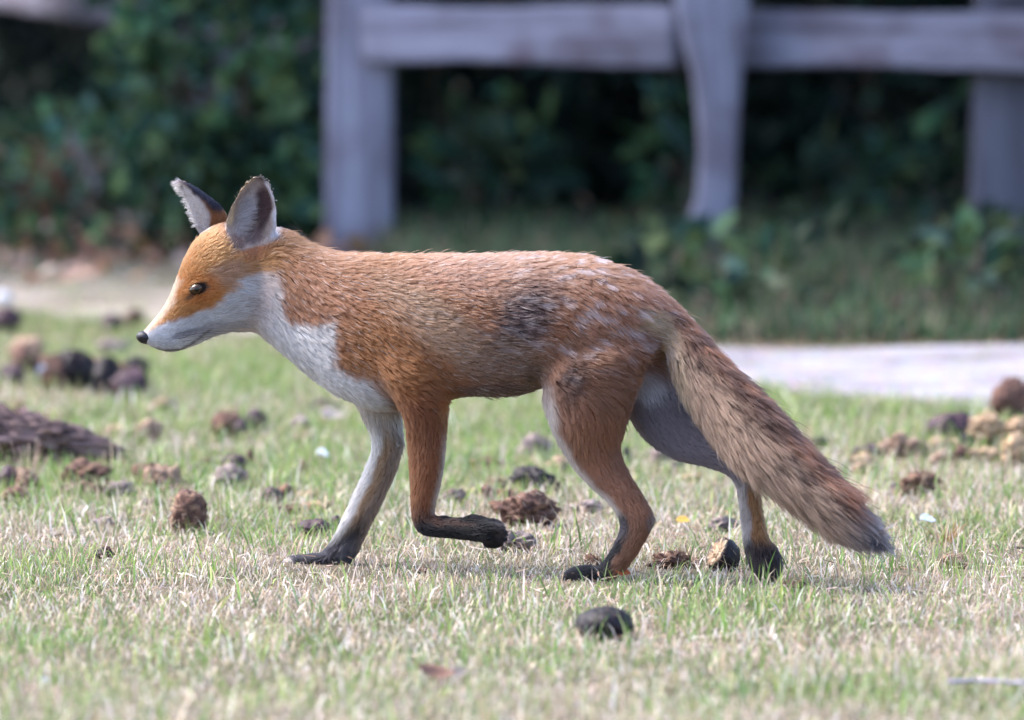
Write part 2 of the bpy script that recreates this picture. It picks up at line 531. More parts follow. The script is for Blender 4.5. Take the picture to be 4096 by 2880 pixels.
# ------------------------------------------------------------------ timber fence
def timber_mat(name='weathered_oak', tone=1.0):
    m, nt, b = new_mat(name, 0.85, 0.2)
    tc = N(nt, 'ShaderNodeTexCoord')
    at = N(nt, 'ShaderNodeAttribute', attribute_name='grain')
    nz = N(nt, 'ShaderNodeTexNoise', i_Scale=1.0, i_Detail=8.0, i_Roughness=0.65)
    nt.links.new(at.outputs['Vector'], nz.inputs['Vector'])
    n2 = N(nt, 'ShaderNodeTexNoise', i_Scale=5.0, i_Detail=3.0); nt.links.new(tc.outputs['Object'], n2.inputs['Vector'])
    r = ramp(nt, [(0.25, (0.06, 0.05, 0.062)), (0.45, (0.16, 0.152, 0.205)), (0.6, (0.225, 0.22, 0.295)), (0.8, (0.33, 0.32, 0.39))])
    nt.links.new(nz.outputs['Fac'], r.inputs[0])
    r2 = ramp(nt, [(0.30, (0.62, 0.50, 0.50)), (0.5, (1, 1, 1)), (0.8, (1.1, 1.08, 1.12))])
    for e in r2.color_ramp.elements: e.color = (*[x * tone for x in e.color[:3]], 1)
    nt.links.new(n2.outputs['Fac'], r2.inputs[0])
    mx = N(nt, 'ShaderNodeMix', data_type='RGBA', blend_type='MULTIPLY'); mx.inputs['Factor'].default_value = 1
    nt.links.new(r.outputs[0], mx.inputs['A']); nt.links.new(r2.outputs[0], mx.inputs['B'])
    nt.links.new(mx.outputs['Result'], b.inputs['Base Color'])
    bp = N(nt, 'ShaderNodeBump', i_Strength=0.6, i_Distance=0.01)
    nt.links.new(nz.outputs['Fac'], bp.inputs['Height']); nt.links.new(bp.outputs[0], b.inputs['Normal'])
    return m
mat_timber = timber_mat()
mat_shaded_timber = timber_mat('shaded_oak', 0.42)  # same oak toned down to paint in the shade behind the rail


def timber(name, parent, A, B, profile, ns=40, seed=0, seg=20, ref=(0, 1, 0), mat=None):
    """a sawn or split timber from A to B. profile(t) -> (half width, half depth, shift of centre along width)"""
    A = np.array(A, float); B = np.array(B, float); org = np.array(parent.location)
    d = (B - A); ln = np.linalg.norm(d); d /= ln
    dep = np.array(ref, float); dep -= d * (dep @ d); dep /= np.linalg.norm(dep)
    wid = np.cross(dep, d)
    th = np.linspace(0, 2 * np.pi, seg, endpoint=False)
    V = []; gr = []
    for i in range(ns):
        t = i / (ns - 1); hw, hd, sh = profile(t)
        ex = 0.28
        cx = np.sign(np.cos(th)) * np.abs(np.cos(th)) ** ex; cy = np.sign(np.sin(th)) * np.abs(np.sin(th)) ** ex
        p = A + d * ln * t + wid * sh + cx[:, None] * hw * wid + cy[:, None] * hd * dep
        V.append(p); gr.append(np.stack([cx * hw * 26 + seed * 7, np.full(seg, t * ln * 1.6), cy * hd * 26], -1))
    V = np.concatenate(V); gr = np.concatenate(gr)
    nrm = fbm(V, 9.0, seed + 5, 3)[:, None] - 0.5
    ctr = np.repeat(np.array([V[i * seg:(i + 1) * seg].mean(0) for i in range(ns)]), seg, axis=0)
    V = V + (V - ctr) * nrm * 0.14
    i = np.arange(ns - 1)[:, None] * seg; j = np.arange(seg)[None]; k = (j + 1) % seg
    q = np.stack([i + j, i + seg + j, i + seg + k, i + k], -1).reshape(-1, 4)
    caps = np.stack([np.arange(seg), (np.arange(seg)[::-1] + (ns - 1) * seg)])
    me = mesh_np(name, V - org, [q, caps])
    a = me.attributes.new('grain', 'FLOAT_VECTOR', 'POINT'); a.data.foreach_set('vector', gr.astype(np.float32).ravel())
    return link(name, me, mat or mat_timber, parent)


def fence():
    SCL = 0.00033
    root = empty('timber_fence', (0.3, 7.6, 0))
    tag(root, 'low weathered grey timber fence with thick rails and rough posts', 'fence')
    def at(px, py, Y): return P(px, py, Y)
    # squared corner post
    x0 = at(1290, 600, 8.0)[0]; x1 = at(1572, 600, 8.0)[0]
    timber('post', root, ((x0 + x1) / 2, 8.10, -0.1), ((x0 + x1) / 2 + 0.006, 8.10, 0.80), lambda t: ((x1 - x0) / 2 * (1 - 0.05 * t), 0.085, 0), seed=1)
    # rail running to the right, its end lapped over the corner post
    def rail(pa, pb, Ya, Yb, seed, h=0.5):
        A = (at(pa[0], (pa[1] + pa[2]) / 2, Ya)); B = (at(pb[0], (pb[1] + pb[2]) / 2, Yb))
        h0 = abs(at(0, pa[1], Ya)[2] - at(0, pa[2], Ya)[2]) / 2; h1 = abs(at(0, pb[1], Yb)[2] - at(0, pb[2], Yb)[2]) / 2
        A[1] += 0.03; B[1] += 0.03
        timber('rail', root, A, B, lambda t: (h0 * (1 - t) + h1 * t + 0.004 * math.sin(7 * t + seed), 0.03, 0), seed=seed)
    rail((1468, 22, 248), (2720, 22, 268), 7.97, 7.56, 2)
    rail((2950, 28, 272), (4900, 70, 292), 7.58, 6.95, 3)
    # rough split post, forked top and kicked foot
    Y2 = 7.50
    sh = [(1080, 2705, 2895), (1000, 2712, 2900), (900, 2745, 2925), (780, 2785, 2940), (600, 2795, 2950), (420, 2785, 2962), (300, 2768, 2972), (150, 2722, 2985), (20, 2695, 2992), (-250, 2700, 2985)]
    zz = [at(s[1], s[0], Y2)[2] for s in sh]; lx = [at(s[1], s[0], Y2)[0] for s in sh]; rx = [at(s[2], s[0], Y2)[0] for s in sh]
    zlo, zhi = -0.02, max(zz)
    def prof(t):
        z = zlo + (zhi - zlo) * t
        l = np.interp(z, zz, lx); r = np.interp(z, zz, rx)
        return ((r - l) / 2, 0.055, (l + r) / 2 - 0.5)
    timber('post', root, (0.5, Y2, zlo), (0.5, Y2, zhi), prof, seed=4)
    # post behind the right rail, its shade put into a darker wood tone
    xa = at(3885, 600, 7.3)[0]; xb = at(4160, 600, 7.3)[0]
    timber('post', root, ((xa + xb) / 2, 7.42, -0.1), ((xa + xb) / 2 + 0.015, 7.42, 0.8), lambda t: ((xb - xa) / 2 * (1.05 - 0.08 * t), 0.08, 0), seed=6, mat=mat_shaded_timber)['label'] = 'dark post behind the rail, shade put into its colour'
    # rail going back from the corner, half swallowed by ivy, with its own posts
    timber('rail', root, (-0.44, 8.25, 0.555), (-2.55, 20.9, 0.555), lambda t: (0.073, 0.03, 0), seed=8, ns=60, ref=(0.99, 0.16, 0))
    for k, (x, y) in enumerate([(-0.70, 10.5), (-2.5, 21.0)]):
        timber('post', root, (x - 0.13, y, -0.1), (x - 0.13, y, 0.8), lambda t: (0.085, 0.085, 0), seed=20 + k)
fence()

# ------------------------------------------------------------------ hedge, undergrowth and trees behind the fence
def hedge():
    # ivy bush in the corner of the fence
    shrub('ivy_bush', 'tall green ivy bush crowding the left side of the square fence post', (-0.70, 8.45, 0), (0.29, 0.36, 0.62), 3800,
          LEAFG, leaf=(0.04, 0.07), zc=0.52, clump=0.42, wid=0.8)
    shrub('ivy_bush', 'low straggling ivy at the foot of the tall bush', (-0.95, 8.2, 0), (0.45, 0.3, 0.24), 900, LEAFG, leaf=(0.03, 0.06), zc=0.15, clump=0.48, nstem=5, wid=0.8)
    # dark evergreen shrubs, a closed wall
    spots = [(-2.6, 13.5, 0.9, 1.3), (-2.4, 18.6, 0.8, 1.2), (-0.52, 12.4, 0.5, 1.15), (-0.2, 11.2, 0.6, 1.0), (0.45, 11.6, 0.65, 1.15), (1.1, 11.0, 0.6, 1.0),
             (1.7, 10.6, 0.6, 1.1), (2.5, 10.2, 0.8, 1.2), (-0.3, 13.5, 1.0, 1.5), (1.0, 13.4, 1.0, 1.5), (2.3, 13.0, 1.0, 1.5), (-1.45, 17.2, 0.55, 1.1), (-0.9, 21.0, 0.8, 1.4), (-2.7, 22.5, 0.9, 1.4), (-3.6, 15.0, 1.0, 1.3), (-4.9, 15.6, 1.1, 1.4), (-6.3, 16.2, 1.2, 1.5), (3.7, 10.0, 0.9, 1.3), (-2.05, 20.0, 0.8, 1.3), (-1.2, 19.6, 0.7, 1.3)]
    for i, (x, y, r, h) in enumerate(spots):
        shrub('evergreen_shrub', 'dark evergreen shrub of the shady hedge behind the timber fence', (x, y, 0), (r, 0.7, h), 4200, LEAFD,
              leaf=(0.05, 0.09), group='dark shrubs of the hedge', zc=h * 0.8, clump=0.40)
    # leafy weeds just behind the fence, catching some light
    for i in range(26):
        x = rng.uniform(-0.35, 1.75); y = 8.45 + rng.uniform(0, 1.3) - 0.25 * x
        h = rng.uniform(0.10, 0.21)
        shrub('leafy_weed', 'leafy green weed growing in the shade just behind the timber fence', (x, y, 0), (0.13, 0.12, h), 70, LEAFG,
              leaf=(0.05, 0.10), cat='plant', group='weeds behind the fence', zc=h, clump=0.2, nstem=4, shell=0.2, wid=0.55)
    # weeds of the verge between path and fence, leaf colour darkened for shade
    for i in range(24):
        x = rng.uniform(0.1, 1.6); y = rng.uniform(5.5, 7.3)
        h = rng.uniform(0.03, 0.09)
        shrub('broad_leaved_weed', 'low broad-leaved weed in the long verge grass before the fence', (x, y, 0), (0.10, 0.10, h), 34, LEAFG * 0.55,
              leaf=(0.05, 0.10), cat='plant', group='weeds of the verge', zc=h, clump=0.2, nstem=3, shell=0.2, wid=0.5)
    # overhanging trees: the shade over the hedge
    for i, (x, y, lab) in enumerate([(-2.7, 13.8, 'broad tree behind the ivy bush, its crown shading the hedge'), (1.2, 12.4, 'broad tree behind the rough forked post, its crown shading the hedge'), (-1.7, 21.5, 'tree behind the rail that runs back from the corner post')]):
        ov = (-2.4, -3.5, -1.5)[i]
        root = empty('tree', (x, y, 0)); tag(root, lab, 'tree', 'trees shading the hedge')
        n = (15000, 26000, 12000)[i]
        v = rng.normal(size=(n, 3)); v /= np.linalg.norm(v, axis=1)[:, None]
        p = v * (rng.random(n) ** 0.4)[:, None] * np.array([2.9, 4.0, 1.3]) * (0.7 + 0.6 * fbm(v + i * 5, 1.6, 4)[:, None]) + np.array([0, ov, 3.2])
        p = p[p[:, 2] > 1.7]
        L = rng.uniform(0.12, 0.2, len(p))
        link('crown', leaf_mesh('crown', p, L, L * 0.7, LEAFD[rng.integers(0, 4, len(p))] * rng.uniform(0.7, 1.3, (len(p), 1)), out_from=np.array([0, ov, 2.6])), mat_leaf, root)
        specs = [(np.array([[0, 0, -0.1], [0.03, 0.02, 0.8], [-0.04, 0, 1.7], [0.02, 0.05, 2.8]]), np.array([0.17, 0.13, 0.11, 0.06]))]
        for k in range(7):
            a = rng.uniform(0, 6.28); t = np.linspace(0, 1, 6)[:, None]
            pa = np.array([0, 0, 1.7 + 0.15 * k]) + t * np.array([math.cos(a) * 1.6, math.sin(a) * 1.6 + ov, 1.1]) + rng.normal(size=(6, 3)) * 0.05 * (t > 0)
            specs.append((pa, np.linspace(0.06, 0.012, 6)))
        link('trunk', tubes_mesh('trunk', specs, 9), mat_stem, root)
    # rising wooded bank that closes the view
    nx, ny = 60, 26
    X, Yy = np.meshgrid(np.linspace(-25, 25, nx), np.linspace(23.5, 45, ny))
    v = np.column_stack([X.ravel(), Yy.ravel(), np.zeros(nx * ny)])
    v[:, 2] = -0.05 + 4.5 * sstep(v[:, 1], 23.6, 34) + fbm(v, 0.7, 3) * 0.7 * sstep(v[:, 1], 23.6, 26)
    idx = np.arange(nx * ny).reshape(ny, nx)
    q = np.stack([idx[:-1, :-1], idx[:-1, 1:], idx[1:, 1:], idx[1:, :-1]], -1).reshape(-1, 4)
    m, nt, b = new_mat('leaf_mould', 0.95, 0.1)
    nz = N(nt, 'ShaderNodeTexNoise', i_Scale=6.0, i_Detail=6.0)
    r = ramp(nt, [(0.35, (0.012, 0.014, 0.009)), (0.6, (0.025, 0.03, 0.016)), (0.75, (0.04, 0.03, 0.02))])
    nt.links.new(nz.outputs['Fac'], r.inputs[0]); nt.links.new(r.outputs[0], b.inputs['Base Color'])
    tag(link('bank', mesh_np('bank', v, q, smooth=True), m), kind='structure')
    # dead leaves under the bush and along the path's edge
    n = 2600
    xy = np.column_stack([rng.uniform(-2.2, 1.8, n), rng.normal(8.3, 0.7, n)])
    k = (xy[:, 0] < 0.1) | (rng.random(n) < 0.25)
    xy = xy[k]; n = len(xy)
    pal = s2l(np.array([[150, 112, 92], [120, 84, 70], [176, 140, 124], [134, 100, 60], [190, 168, 160], [100, 74, 62]]))
    L = rng.uniform(0.03, 0.07, n)
    me = leaf_mesh('dead_leaves', np.column_stack([xy, rng.uniform(0.012, 0.05, n)]), L, L * 0.6, pal[rng.integers(0, 6, n)] * rng.uniform(0.7, 1.2, (n, 1)), up_bias=1.5)
    tag(link('dead_leaves', me, mat_leaf), 'brown and pinkish dead leaves strewn under the ivy bush', 'leaf litter', kind='stuff')
    # brown dead fern fronds and a bare grey stick left of the bush
    for k, (px, py, lab) in enumerate([(210, 930, 'rust-brown dead fern frond left of the ivy bush'), (120, 980, 'small rust-brown dead fern beside the larger dead frond')]):
        c = G(px, py)
        root = empty('dead_fern', c); tag(root, lab, 'fern')
        for f in range(4 - k):
            a = rng.uniform(0.3, 2.8); hh = rng.uniform(0.16, 0.3) * (1 - 0.3 * k)
            t = np.linspace(0, 1, 22)
            st = np.column_stack([np.cos(a) * 0.16 * t ** 1.5, -0.05 * t, hh * np.sin(t * 1.9) / 0.95])
            link('stalk', tubes_mesh('stalk', [(st, np.linspace(0.003, 0.001, 22))], 5), mat_stem, root)
            pos = np.repeat(st[3:], 2, axis=0); L = np.repeat(np.linspace(0.06, 0.012, 19), 2)
            link('frond', leaf_mesh('frond', pos, L, L * 0.3, np.tile(s2l([128, 78, 62]), (len(pos), 1)) * rng.uniform(0.7, 1.3, (len(pos), 1)), droop=0.3), mat_leaf, root)
    a, b_ = P(273, 530, 7.9), P(400, 760, 7.9)
    t = np.linspace(0, 1, 9)[:, None]
    o = link('stick', tubes_mesh('stick', [((a * (1 - t) + b_ * t) - b_ + rng.normal(size=(9, 3)) * 0.002, np.linspace(0.009, 0.013, 9))]), bark_mat('grey_stick', (0.07, 0.066, 0.07), (0.15, 0.14, 0.15)), loc=b_)
    tag(o, 'bare grey stick leaning in the undergrowth by the dead fern', 'stick')
hedge()

# ------------------------------------------------------------------ droppings, leaves, feathers and twigs on the lawn
mat_dung = vcol_mat('dung', 0.85, 0.2, grain=0.45, gscale=260)
mat_fresh = vcol_mat('fresh_dung', 0.55, 0.18, grain=0.35, gscale=160)
PAL = {
    'fresh': [(44, 36, 50), (58, 46, 60), (76, 58, 62), (36, 32, 46)],
    'purple': [(86, 62, 78), (104, 76, 86), (66, 50, 66), (118, 88, 88)],
    'brown': [(84, 60, 58), (128, 94, 80), (70, 50, 52), (164, 128, 106)],
    'dry': [(140, 112, 98), (182, 152, 130), (118, 90, 80), (204, 176, 152)],
    'tan': [(206, 172, 136), (170, 134, 102), (222, 194, 162), (128, 96, 76)],
    'grey': [(150, 134, 132), (120, 106, 108), (178, 160, 154), (98, 84, 86)],
    'heap': [(128, 104, 104), (150, 124, 120), (88, 68, 70), (62, 48, 54)],
    'white': [(232, 230, 238), (214, 212, 226), (240, 238, 240)],
}


def dung(name, label, px, py, w, h, kind, group=None, rough=1.0, tilt=0.0, face=None, cat='dung', fib=None, sub=4, taper=0.0, deep=None, lift=0.0):
    p = G(px, py + h * 0.40)
    sc = 0.00033 * (p[1] + 10) / 10 * 1.1
    rx, rz = w * sc / 2, h * sc / 2 * 1.12
    ry = deep if deep else (rx * 0.8 + rz * 0.3)
    bm = bmesh.new(); bmesh.ops.create_icosphere(bm, subdivisions=sub, radius=1.0)
    v = np.array([x.co[:] for x in bm.verts]); fc = np.array([[x.index for x in f.verts] for f in bm.faces]); bm.free()
    sd = int(abs(px * 7 + py * 13)) % 9973
    off = np.array([sd * 0.37, sd * 0.11, sd * 0.23])
    q = v * np.array([rx, ry, rz]) / (0.5 * (min(rx, rz) + rz)) * 0.9 + off
    lowf = fbm(q, 1.3, sd, 3) - 0.5; mid = np.abs(fbm(q, 4.0, sd + 3, 3) - 0.5); fine = fbm(q, 11.0, sd + 9, 3) - 0.5
    rough *= {'tan': 1.5, 'dry': 1.4, 'grey': 1.4, 'brown': 1.2}.get(kind, 1.0)
    r = 1.12 + rough * (0.95 * lowf - 1.3 * mid + 0.55 * fine)
    c = np.array([s2l(x) for x in PAL[kind]])
    k = np.clip((fbm(q, 3.2, sd + 21, 4) - 0.32) / 0.36, 0, 0.999) * (len(c) - 1)
    i0 = k.astype(int); col = c[i0] * (1 - (k - i0))[:, None] + c[np.minimum(i0 + 1, len(c) - 1)] * (k - i0)[:, None]
    col = col * {'fresh': 0.24, 'purple': 0.45}.get(kind, 0.62)
    if face is not None:                                   # a broken end showing the pale chaff inside
        fd = np.array(face[:3]); fd = fd / np.linalg.norm(fd); thr = face[3]
        m = sstep((v @ fd) + 0.5 * lowf + 0.3 * fine, thr - 0.05, thr + 0.05)
        lim = thr / np.clip(v @ fd, thr, 1)
        r = r * (1 - m) + m * r * (lim * (0.86 + 0.9 * fine))
        fcol = np.array([s2l(x) for x in PAL[face[4]]])
        fcol = fcol[np.clip(((fbm(q, 14.0, sd + 5, 3) - 0.2) / 0.6 * len(fcol)).astype(int), 0, len(fcol) - 1)]
        col = col * (1 - m)[:, None] + fcol * 0.6 * m[:, None]
    v = v * r[:, None]
    if taper: v[:, 1:] *= (1 - taper * (v[:, :1] * 0.5 + 0.5))
    v = v * np.array([rx, ry, rz])
    v[:, 2] = np.where(v[:, 2] < -rz * 0.75, -rz * 0.75 + (v[:, 2] + rz * 0.75) * 0.25, v[:, 2])
    ct, st = math.cos(math.radians(tilt)), math.sin(math.radians(tilt))
    v = np.column_stack([v[:, 0] * ct - v[:, 2] * st, v[:, 1], v[:, 0] * st + v[:, 2] * ct])
    zc = -v[:, 2].min() - 0.002 + lift
    v[:, 2] += zc
    fresh = kind in ('fresh', 'purple')
    root = empty(name, p) if fib else None
    me = mesh_np('lump' if fib else name, v, fc, col, smooth=True)
    if fib:
        link('lump', me, mat_fresh if fresh else mat_dung, root)
        nf = int(fib)
        i = rng.integers(0, len(v), nf); b0 = v[i]
        cc = np.array([0, 0, zc]); nn = b0 - cc; nn /= np.linalg.norm(nn, axis=1)[:, None] + 1e-9
        d = rng.normal(size=(nf, 3)); d -= nn * (d * nn).sum(1)[:, None] * 0.72; d /= np.linalg.norm(d, axis=1)[:, None]
        L = rng.uniform(0.006, 0.018, nf)[:, None]; s = np.cross(d, rng.normal(size=(nf, 3))); s /= np.linalg.norm(s, axis=1)[:, None]; W_ = rng.uniform(0.0006, 0.0015, nf)[:, None]
        b1 = b0 + nn * 0.0008
        V = np.stack([b1 - s * W_ / 2, b1 + s * W_ / 2, b1 + d * L + s * W_ / 4, b1 + d * L - s * W_ / 4], 1).reshape(-1, 3)
        pl = s2l(np.array([[206, 178, 146], [176, 142, 112], [150, 116, 94], [220, 200, 180], [112, 84, 70]]))
        fm = mesh_np('fibres', V, np.arange(nf)[:, None] * 4 + np.array([[0, 1, 2, 3]]), np.repeat(pl[rng.integers(0, 5, nf)] * 0.62, 4, axis=0))
        tag(link('fibres', fm, mat_grass, root), kind='stuff')
    else:
        root = link(name, me, mat_fresh if fresh else mat_dung, loc=p)
    tag(root, label, cat, group)
    return root


D = dung
# the bold ones round the fox
D('dung_ball', 'shiny blue-black dung ball lying alone on the open grass before the fox', 2418, 2512, 196, 118, 'fresh', rough=0.28, fib=14)
D('dung_ball', 'broken black dung ball with a pale straw-filled hollow, by the trailing hind paw', 2892, 2236, 112, 118, 'fresh', rough=0.15, face=(-0.75, -0.45, 0.62, 0.62, 'tan'), fib=50)
D('dung_ball', 'upright round brown fibrous dung ball with a torn orange rim', 751, 2072, 138, 140, 'brown', rough=0.45, face=(-1, -0.1, 0.3, 0.8, 'dry'), fib=260)
D('dung_lump', 'large crumbling reddish-brown dung lump behind the lifted front paw', 2106, 2057, 218, 112, 'brown', fib=220, tilt=-4)
D('dung_lump', 'smooth dark blue-black dung lump with a bent edge behind the reddish-brown lump', 2139, 1938, 160, 76, 'fresh', rough=0.9, tilt=-12)
D('dung_lump', 'ragged pale grey dung clod under the lifted front paw', 2050, 2178, 150, 66, 'grey', fib=140)
D('dung_lump', 'flat purple-brown dung lump beside the planted front leg', 1256, 2116, 124, 60, 'purple', rough=0.5)
D('dung_lump', 'small purple dung nugget touching the planted front leg', 1345, 2088, 36, 44, 'purple', rough=0.5, sub=3)
D('dung_lump', 'fibrous brown dung clod with a blue-grey crust left of the broken black ball', 2680, 2249, 124, 60, 'brown', fib=200)
D('dung_lump', 'pale straw scatter pressed into the grass between clod and broken ball', 2770, 2250, 60, 34, 'dry', fib=60, sub=3)
D('dung_lump', 'grey weathered dung lump standing behind the broken black ball', 2892, 2104, 100, 56, 'grey', fib=60)
D('dung_lump', 'reddish fibrous clod just behind the planted hind paw', 2368, 2246, 60, 50, 'brown', fib=90, sub=3)
D('dung_lump', 'shaggy brown fibre clod lying below the tail, right of the trailing paw', 3165, 2347, 84, 40, 'brown', fib=130, sub=3)
D('dung_lump', 'small dark clod in green grass right of the shaggy fibre clod', 3427, 2420, 64, 36, 'purple', fib=30, sub=3)
D('dung_lump', 'thin brown dung crumb on the straw between the fox\'s front and hind feet', 1697, 2282, 70, 24, 'brown', fib=50, sub=3)
D('dung_lump', 'grey straw clod behind the near foreleg\'s wrist', 1812, 1992, 88, 56, 'grey', fib=110)
D('dung_lump', 'small dark brown dung nugget left of the smooth blue-black lump', 1945, 1978, 52, 56, 'brown', sub=3)
D('dung_lump', 'crooked brown dung crumb behind the reddish-brown lump', 2022, 1984, 80, 44, 'brown', fib=40, sub=3)
D('dung_lump', 'pale pink straw clod left of the smooth blue-black lump', 1990, 1938, 90, 44, 'dry', fib=90, sub=3)
D('dung_lump', 'flat curled brown dung crust behind the belly', 1950, 1850, 124, 36, 'brown', rough=1.2, sub=3)
D('dung_lump', 'pale straw crust in front of the curled brown crust', 1930, 1872, 74, 18, 'tan', fib=30, sub=3)
D('dung_lump', 'greyish straw heap behind the near hind knee', 2145, 1800, 120, 90, 'grey', fib=130)
D('dung_lump', 'flat red-brown crust below the greyish straw heap', 2110, 1842, 110, 26, 'brown', sub=3)
D('dung_lump', 'pale pinkish straw clod right of the greyish straw heap', 2240, 1862, 76, 52, 'dry', fib=80, sub=3)
D('dung_lump', 'grey straw scatter by the near hind shank', 2345, 2030, 110, 46, 'grey', fib=110, sub=3)
D('dung_lump', 'dark dung ball half hidden behind the near hind thigh', 2506, 1828, 30, 60, 'fresh', sub=3)
D('dung_lump', 'grey fibrous clod under the far hind thigh', 2645, 1826, 80, 56, 'grey', fib=70, sub=3)
D('dung_lump', 'low dark dung crust in shadow under the far hind thigh', 2740, 1862, 100, 30, 'fresh', sub=3)
D('dung_lump', 'pale straw crust on the grass behind the two hind legs', 2775, 1912, 84, 34, 'tan', fib=40, sub=3)
# left: the heap and what lies round it
D('dung_heap', 'long dark crusty dung heap with a pointed end', 110, 1790, 660, 205, 'heap', tilt=-10, taper=0.45, rough=0.9, fib=500, sub=5, deep=0.07)
D('dung_lump', 'brown peaked dung lump leaning against the tip of the long heap', 342, 1908, 172, 78, 'brown', fib=90)
D('dung_lump', 'dark flat dung slab below the brown peaked lump', 335, 1962, 160, 44, 'brown', fib=50)
D('dung_lump', 'pale grey chaff clod right of the dark flat slab', 476, 1964, 100, 52, 'grey', fib=90)
D('dung_lump', 'smooth dark grey dung piece in front of the long heap', 38, 1922, 84, 86, 'purple', rough=0.5)
D('dung_lump', 'tan frayed dung clod between the dark grey piece and the brown peaked lump', 112, 1935, 84, 96, 'dry', fib=120)
D('dung_lump', 'small reddish dung ball at the left foot of the long heap', 62, 1986, 100, 56, 'brown', rough=0.7)
D('dung_lump', 'grey-brown fibrous dung lump left of the pale chaff pile', 582, 1896, 84, 62, 'brown', fib=50)
D('dung_lump', 'pale chaff pile of broken dung', 652, 1928, 150, 86, 'dry', fib=260)
D('dung_lump', 'low brown crumbs at the foot of the pale chaff pile', 690, 1966, 130, 36, 'brown', fib=80, sub=3)
D('dung_lump', 'small lilac-grey crumb between chaff pile and upright brown ball', 606, 2010, 80, 26, 'purple', sub=3)
D('dung_lump', 'small grey-brown crumb on dry grass left of the upright ball', 412, 2092, 60, 36, 'grey', fib=30, sub=3)
D('dung_lump', 'dark hairy tuft of dung on bare straw, foremost on the left lawn', 420, 2216, 70, 44, 'fresh', fib=90, sub=3)
D('dung_ball', 'round orange-brown dung ball in the greenest grass', 900, 1714, 112, 92, 'brown', rough=0.5)
D('dung_lump', 'dark purple lump stuck to the right side of the orange-brown ball', 962, 1726, 50, 74, 'purple', rough=0.6, sub=3)
D('dung_ball', 'mauve-brown dung ball behind the orange-brown ball', 1020, 1690, 78, 72, 'purple', rough=0.6)
D('dung_lump', 'flat pinkish lump behind the orange-brown ball', 930, 1648, 90, 40, 'dry', sub=3)
D('dung_lump', 'tan cup-shaped dung shell standing in short grass', 600, 1732, 84, 76, 'dry', rough=0.8, fib=40)
D('dung_lump', 'pinkish arched dung crust left of the tan cup', 465, 1738, 84, 56, 'dry', rough=0.9, sub=3)
D('dung_lump', 'long flat brown crust behind the long heap', 225, 1668, 140, 36, 'brown', sub=3)
D('dung_lump', 'small upright brown dung cone behind the long heap', 80, 1636, 60, 54, 'brown', rough=0.5, sub=3)
D('dung_lump', 'pinkish-tan bent crust standing alone on the green behind', 640, 1632, 110, 46, 'dry', tilt=14, sub=3)
D('dung_lump', 'dark brown domed dung lump with an orange flank', 938, 1858, 90, 60, 'purple', rough=0.5)
D('dung_lump', 'grey knobbly dung lump in front of the dark brown dome', 922, 1922, 112, 76, 'grey', fib=60)
D('dung_lump', 'thin olive-brown crumb left of the dark brown dome', 832, 1856, 50, 40, 'brown', sub=3)
D('dung_lump', 'small lilac crumb left of the olive-brown crumb', 786, 1876, 56, 28, 'purple', sub=3)
D('dung_lump', 'thin dark stalky clod beside the dark brown dome', 1002, 1838, 30, 66, 'brown', sub=3)
D('dung_lump', 'dark brown half of a split dung lump', 1085, 1990, 72, 62, 'purple', rough=0.7)
D('dung_lump', 'red-brown half of a split dung lump', 1142, 1976, 58, 58, 'brown', rough=0.7, sub=3)
D('dung_lump', 'flat rusty crust in front of the split lump', 1146, 2040, 100, 34, 'brown', fib=40, sub=3)
D('dung_lump', 'pale straw chaff patch right of the split lump', 1236, 1978, 84, 26, 'tan', fib=90, sub=3)
D('dung_lump', 'golden chaff patch in front of the pale straw patch', 1262, 2030, 100, 36, 'tan', fib=90, sub=3)
D('dung_lump', 'small upright brown clod left of the white scrap', 1212, 1876, 36, 56, 'brown', sub=3)
D('dung_lump', 'brown and golden bent straw clod under the chest', 1215, 1758, 70, 44, 'dry', fib=70, sub=3)
D('dung_lump', 'dark flat clod far behind the chest', 1294, 1624, 130, 42, 'purple', sub=3)
D('dung_lump', 'grey-brown crumbs of dung left of the pale torn leaf', 1200, 1698, 90, 46, 'grey', sub=3)
# the pile in the far left, out of focus
D('dung_lump', 'big black dung lump in the middle of the blurred far pile', 300, 1500, 150, 150, 'fresh', rough=0.9)
for lab, px, py, w, h, kd in [
        ('tan rounded lump at the far pile\'s upper left', 105, 1414, 86, 62, 'dry'), ('brown lump under the tan one in the far pile', 102, 1466, 82, 64, 'brown'),
        ('bluish-mauve lump at the left foot of the far pile', 43, 1508, 66, 44, 'purple'), ('dark brown lump left of the big black one in the far pile', 200, 1470, 64, 48, 'brown'),
        ('reddish-brown lump touching the big black one in the far pile', 224, 1516, 62, 72, 'brown'), ('tan lump right of the big black one in the far pile', 394, 1474, 80, 42, 'dry'),
        ('dark blue lump right of the big black one in the far pile', 425, 1530, 72, 78, 'fresh'), ('flat brown lump at the right of the far pile', 478, 1496, 92, 44, 'brown'),
        ('blue-black knob at the right end of the far pile', 549, 1488, 60, 58, 'fresh'), ('mauve-brown lump at the right foot of the far pile', 524, 1548, 86, 72, 'purple')]:
    D('dung_lump', lab, px, py, w * 1.45, h * 1.6, kd, 'lumps of the blurred far pile', rough=1.0, sub=3)
D('pebble', 'pale blue-grey pebble lodged in the far pile', 163, 1490, 40, 48, 'white', rough=0.3, cat='pebble', sub=3)
D('dung_lump', 'blurred dark lump on the far green behind the nose', 446, 1300, 82, 72, 'purple', sub=3)
D('dung_lump', 'blurred brown lump right of the dark lump behind the nose', 536, 1276, 78, 62, 'brown', sub=3)
D('dung_lump', 'large blurred mauve lump at the edge of the far green', 22, 1294, 120, 104, 'purple', rough=0.7, sub=3)
D('pebble', 'round white pebble behind the large mauve lump', 14, 1200, 60, 58, 'white', rough=0.25, cat='pebble', sub=3)
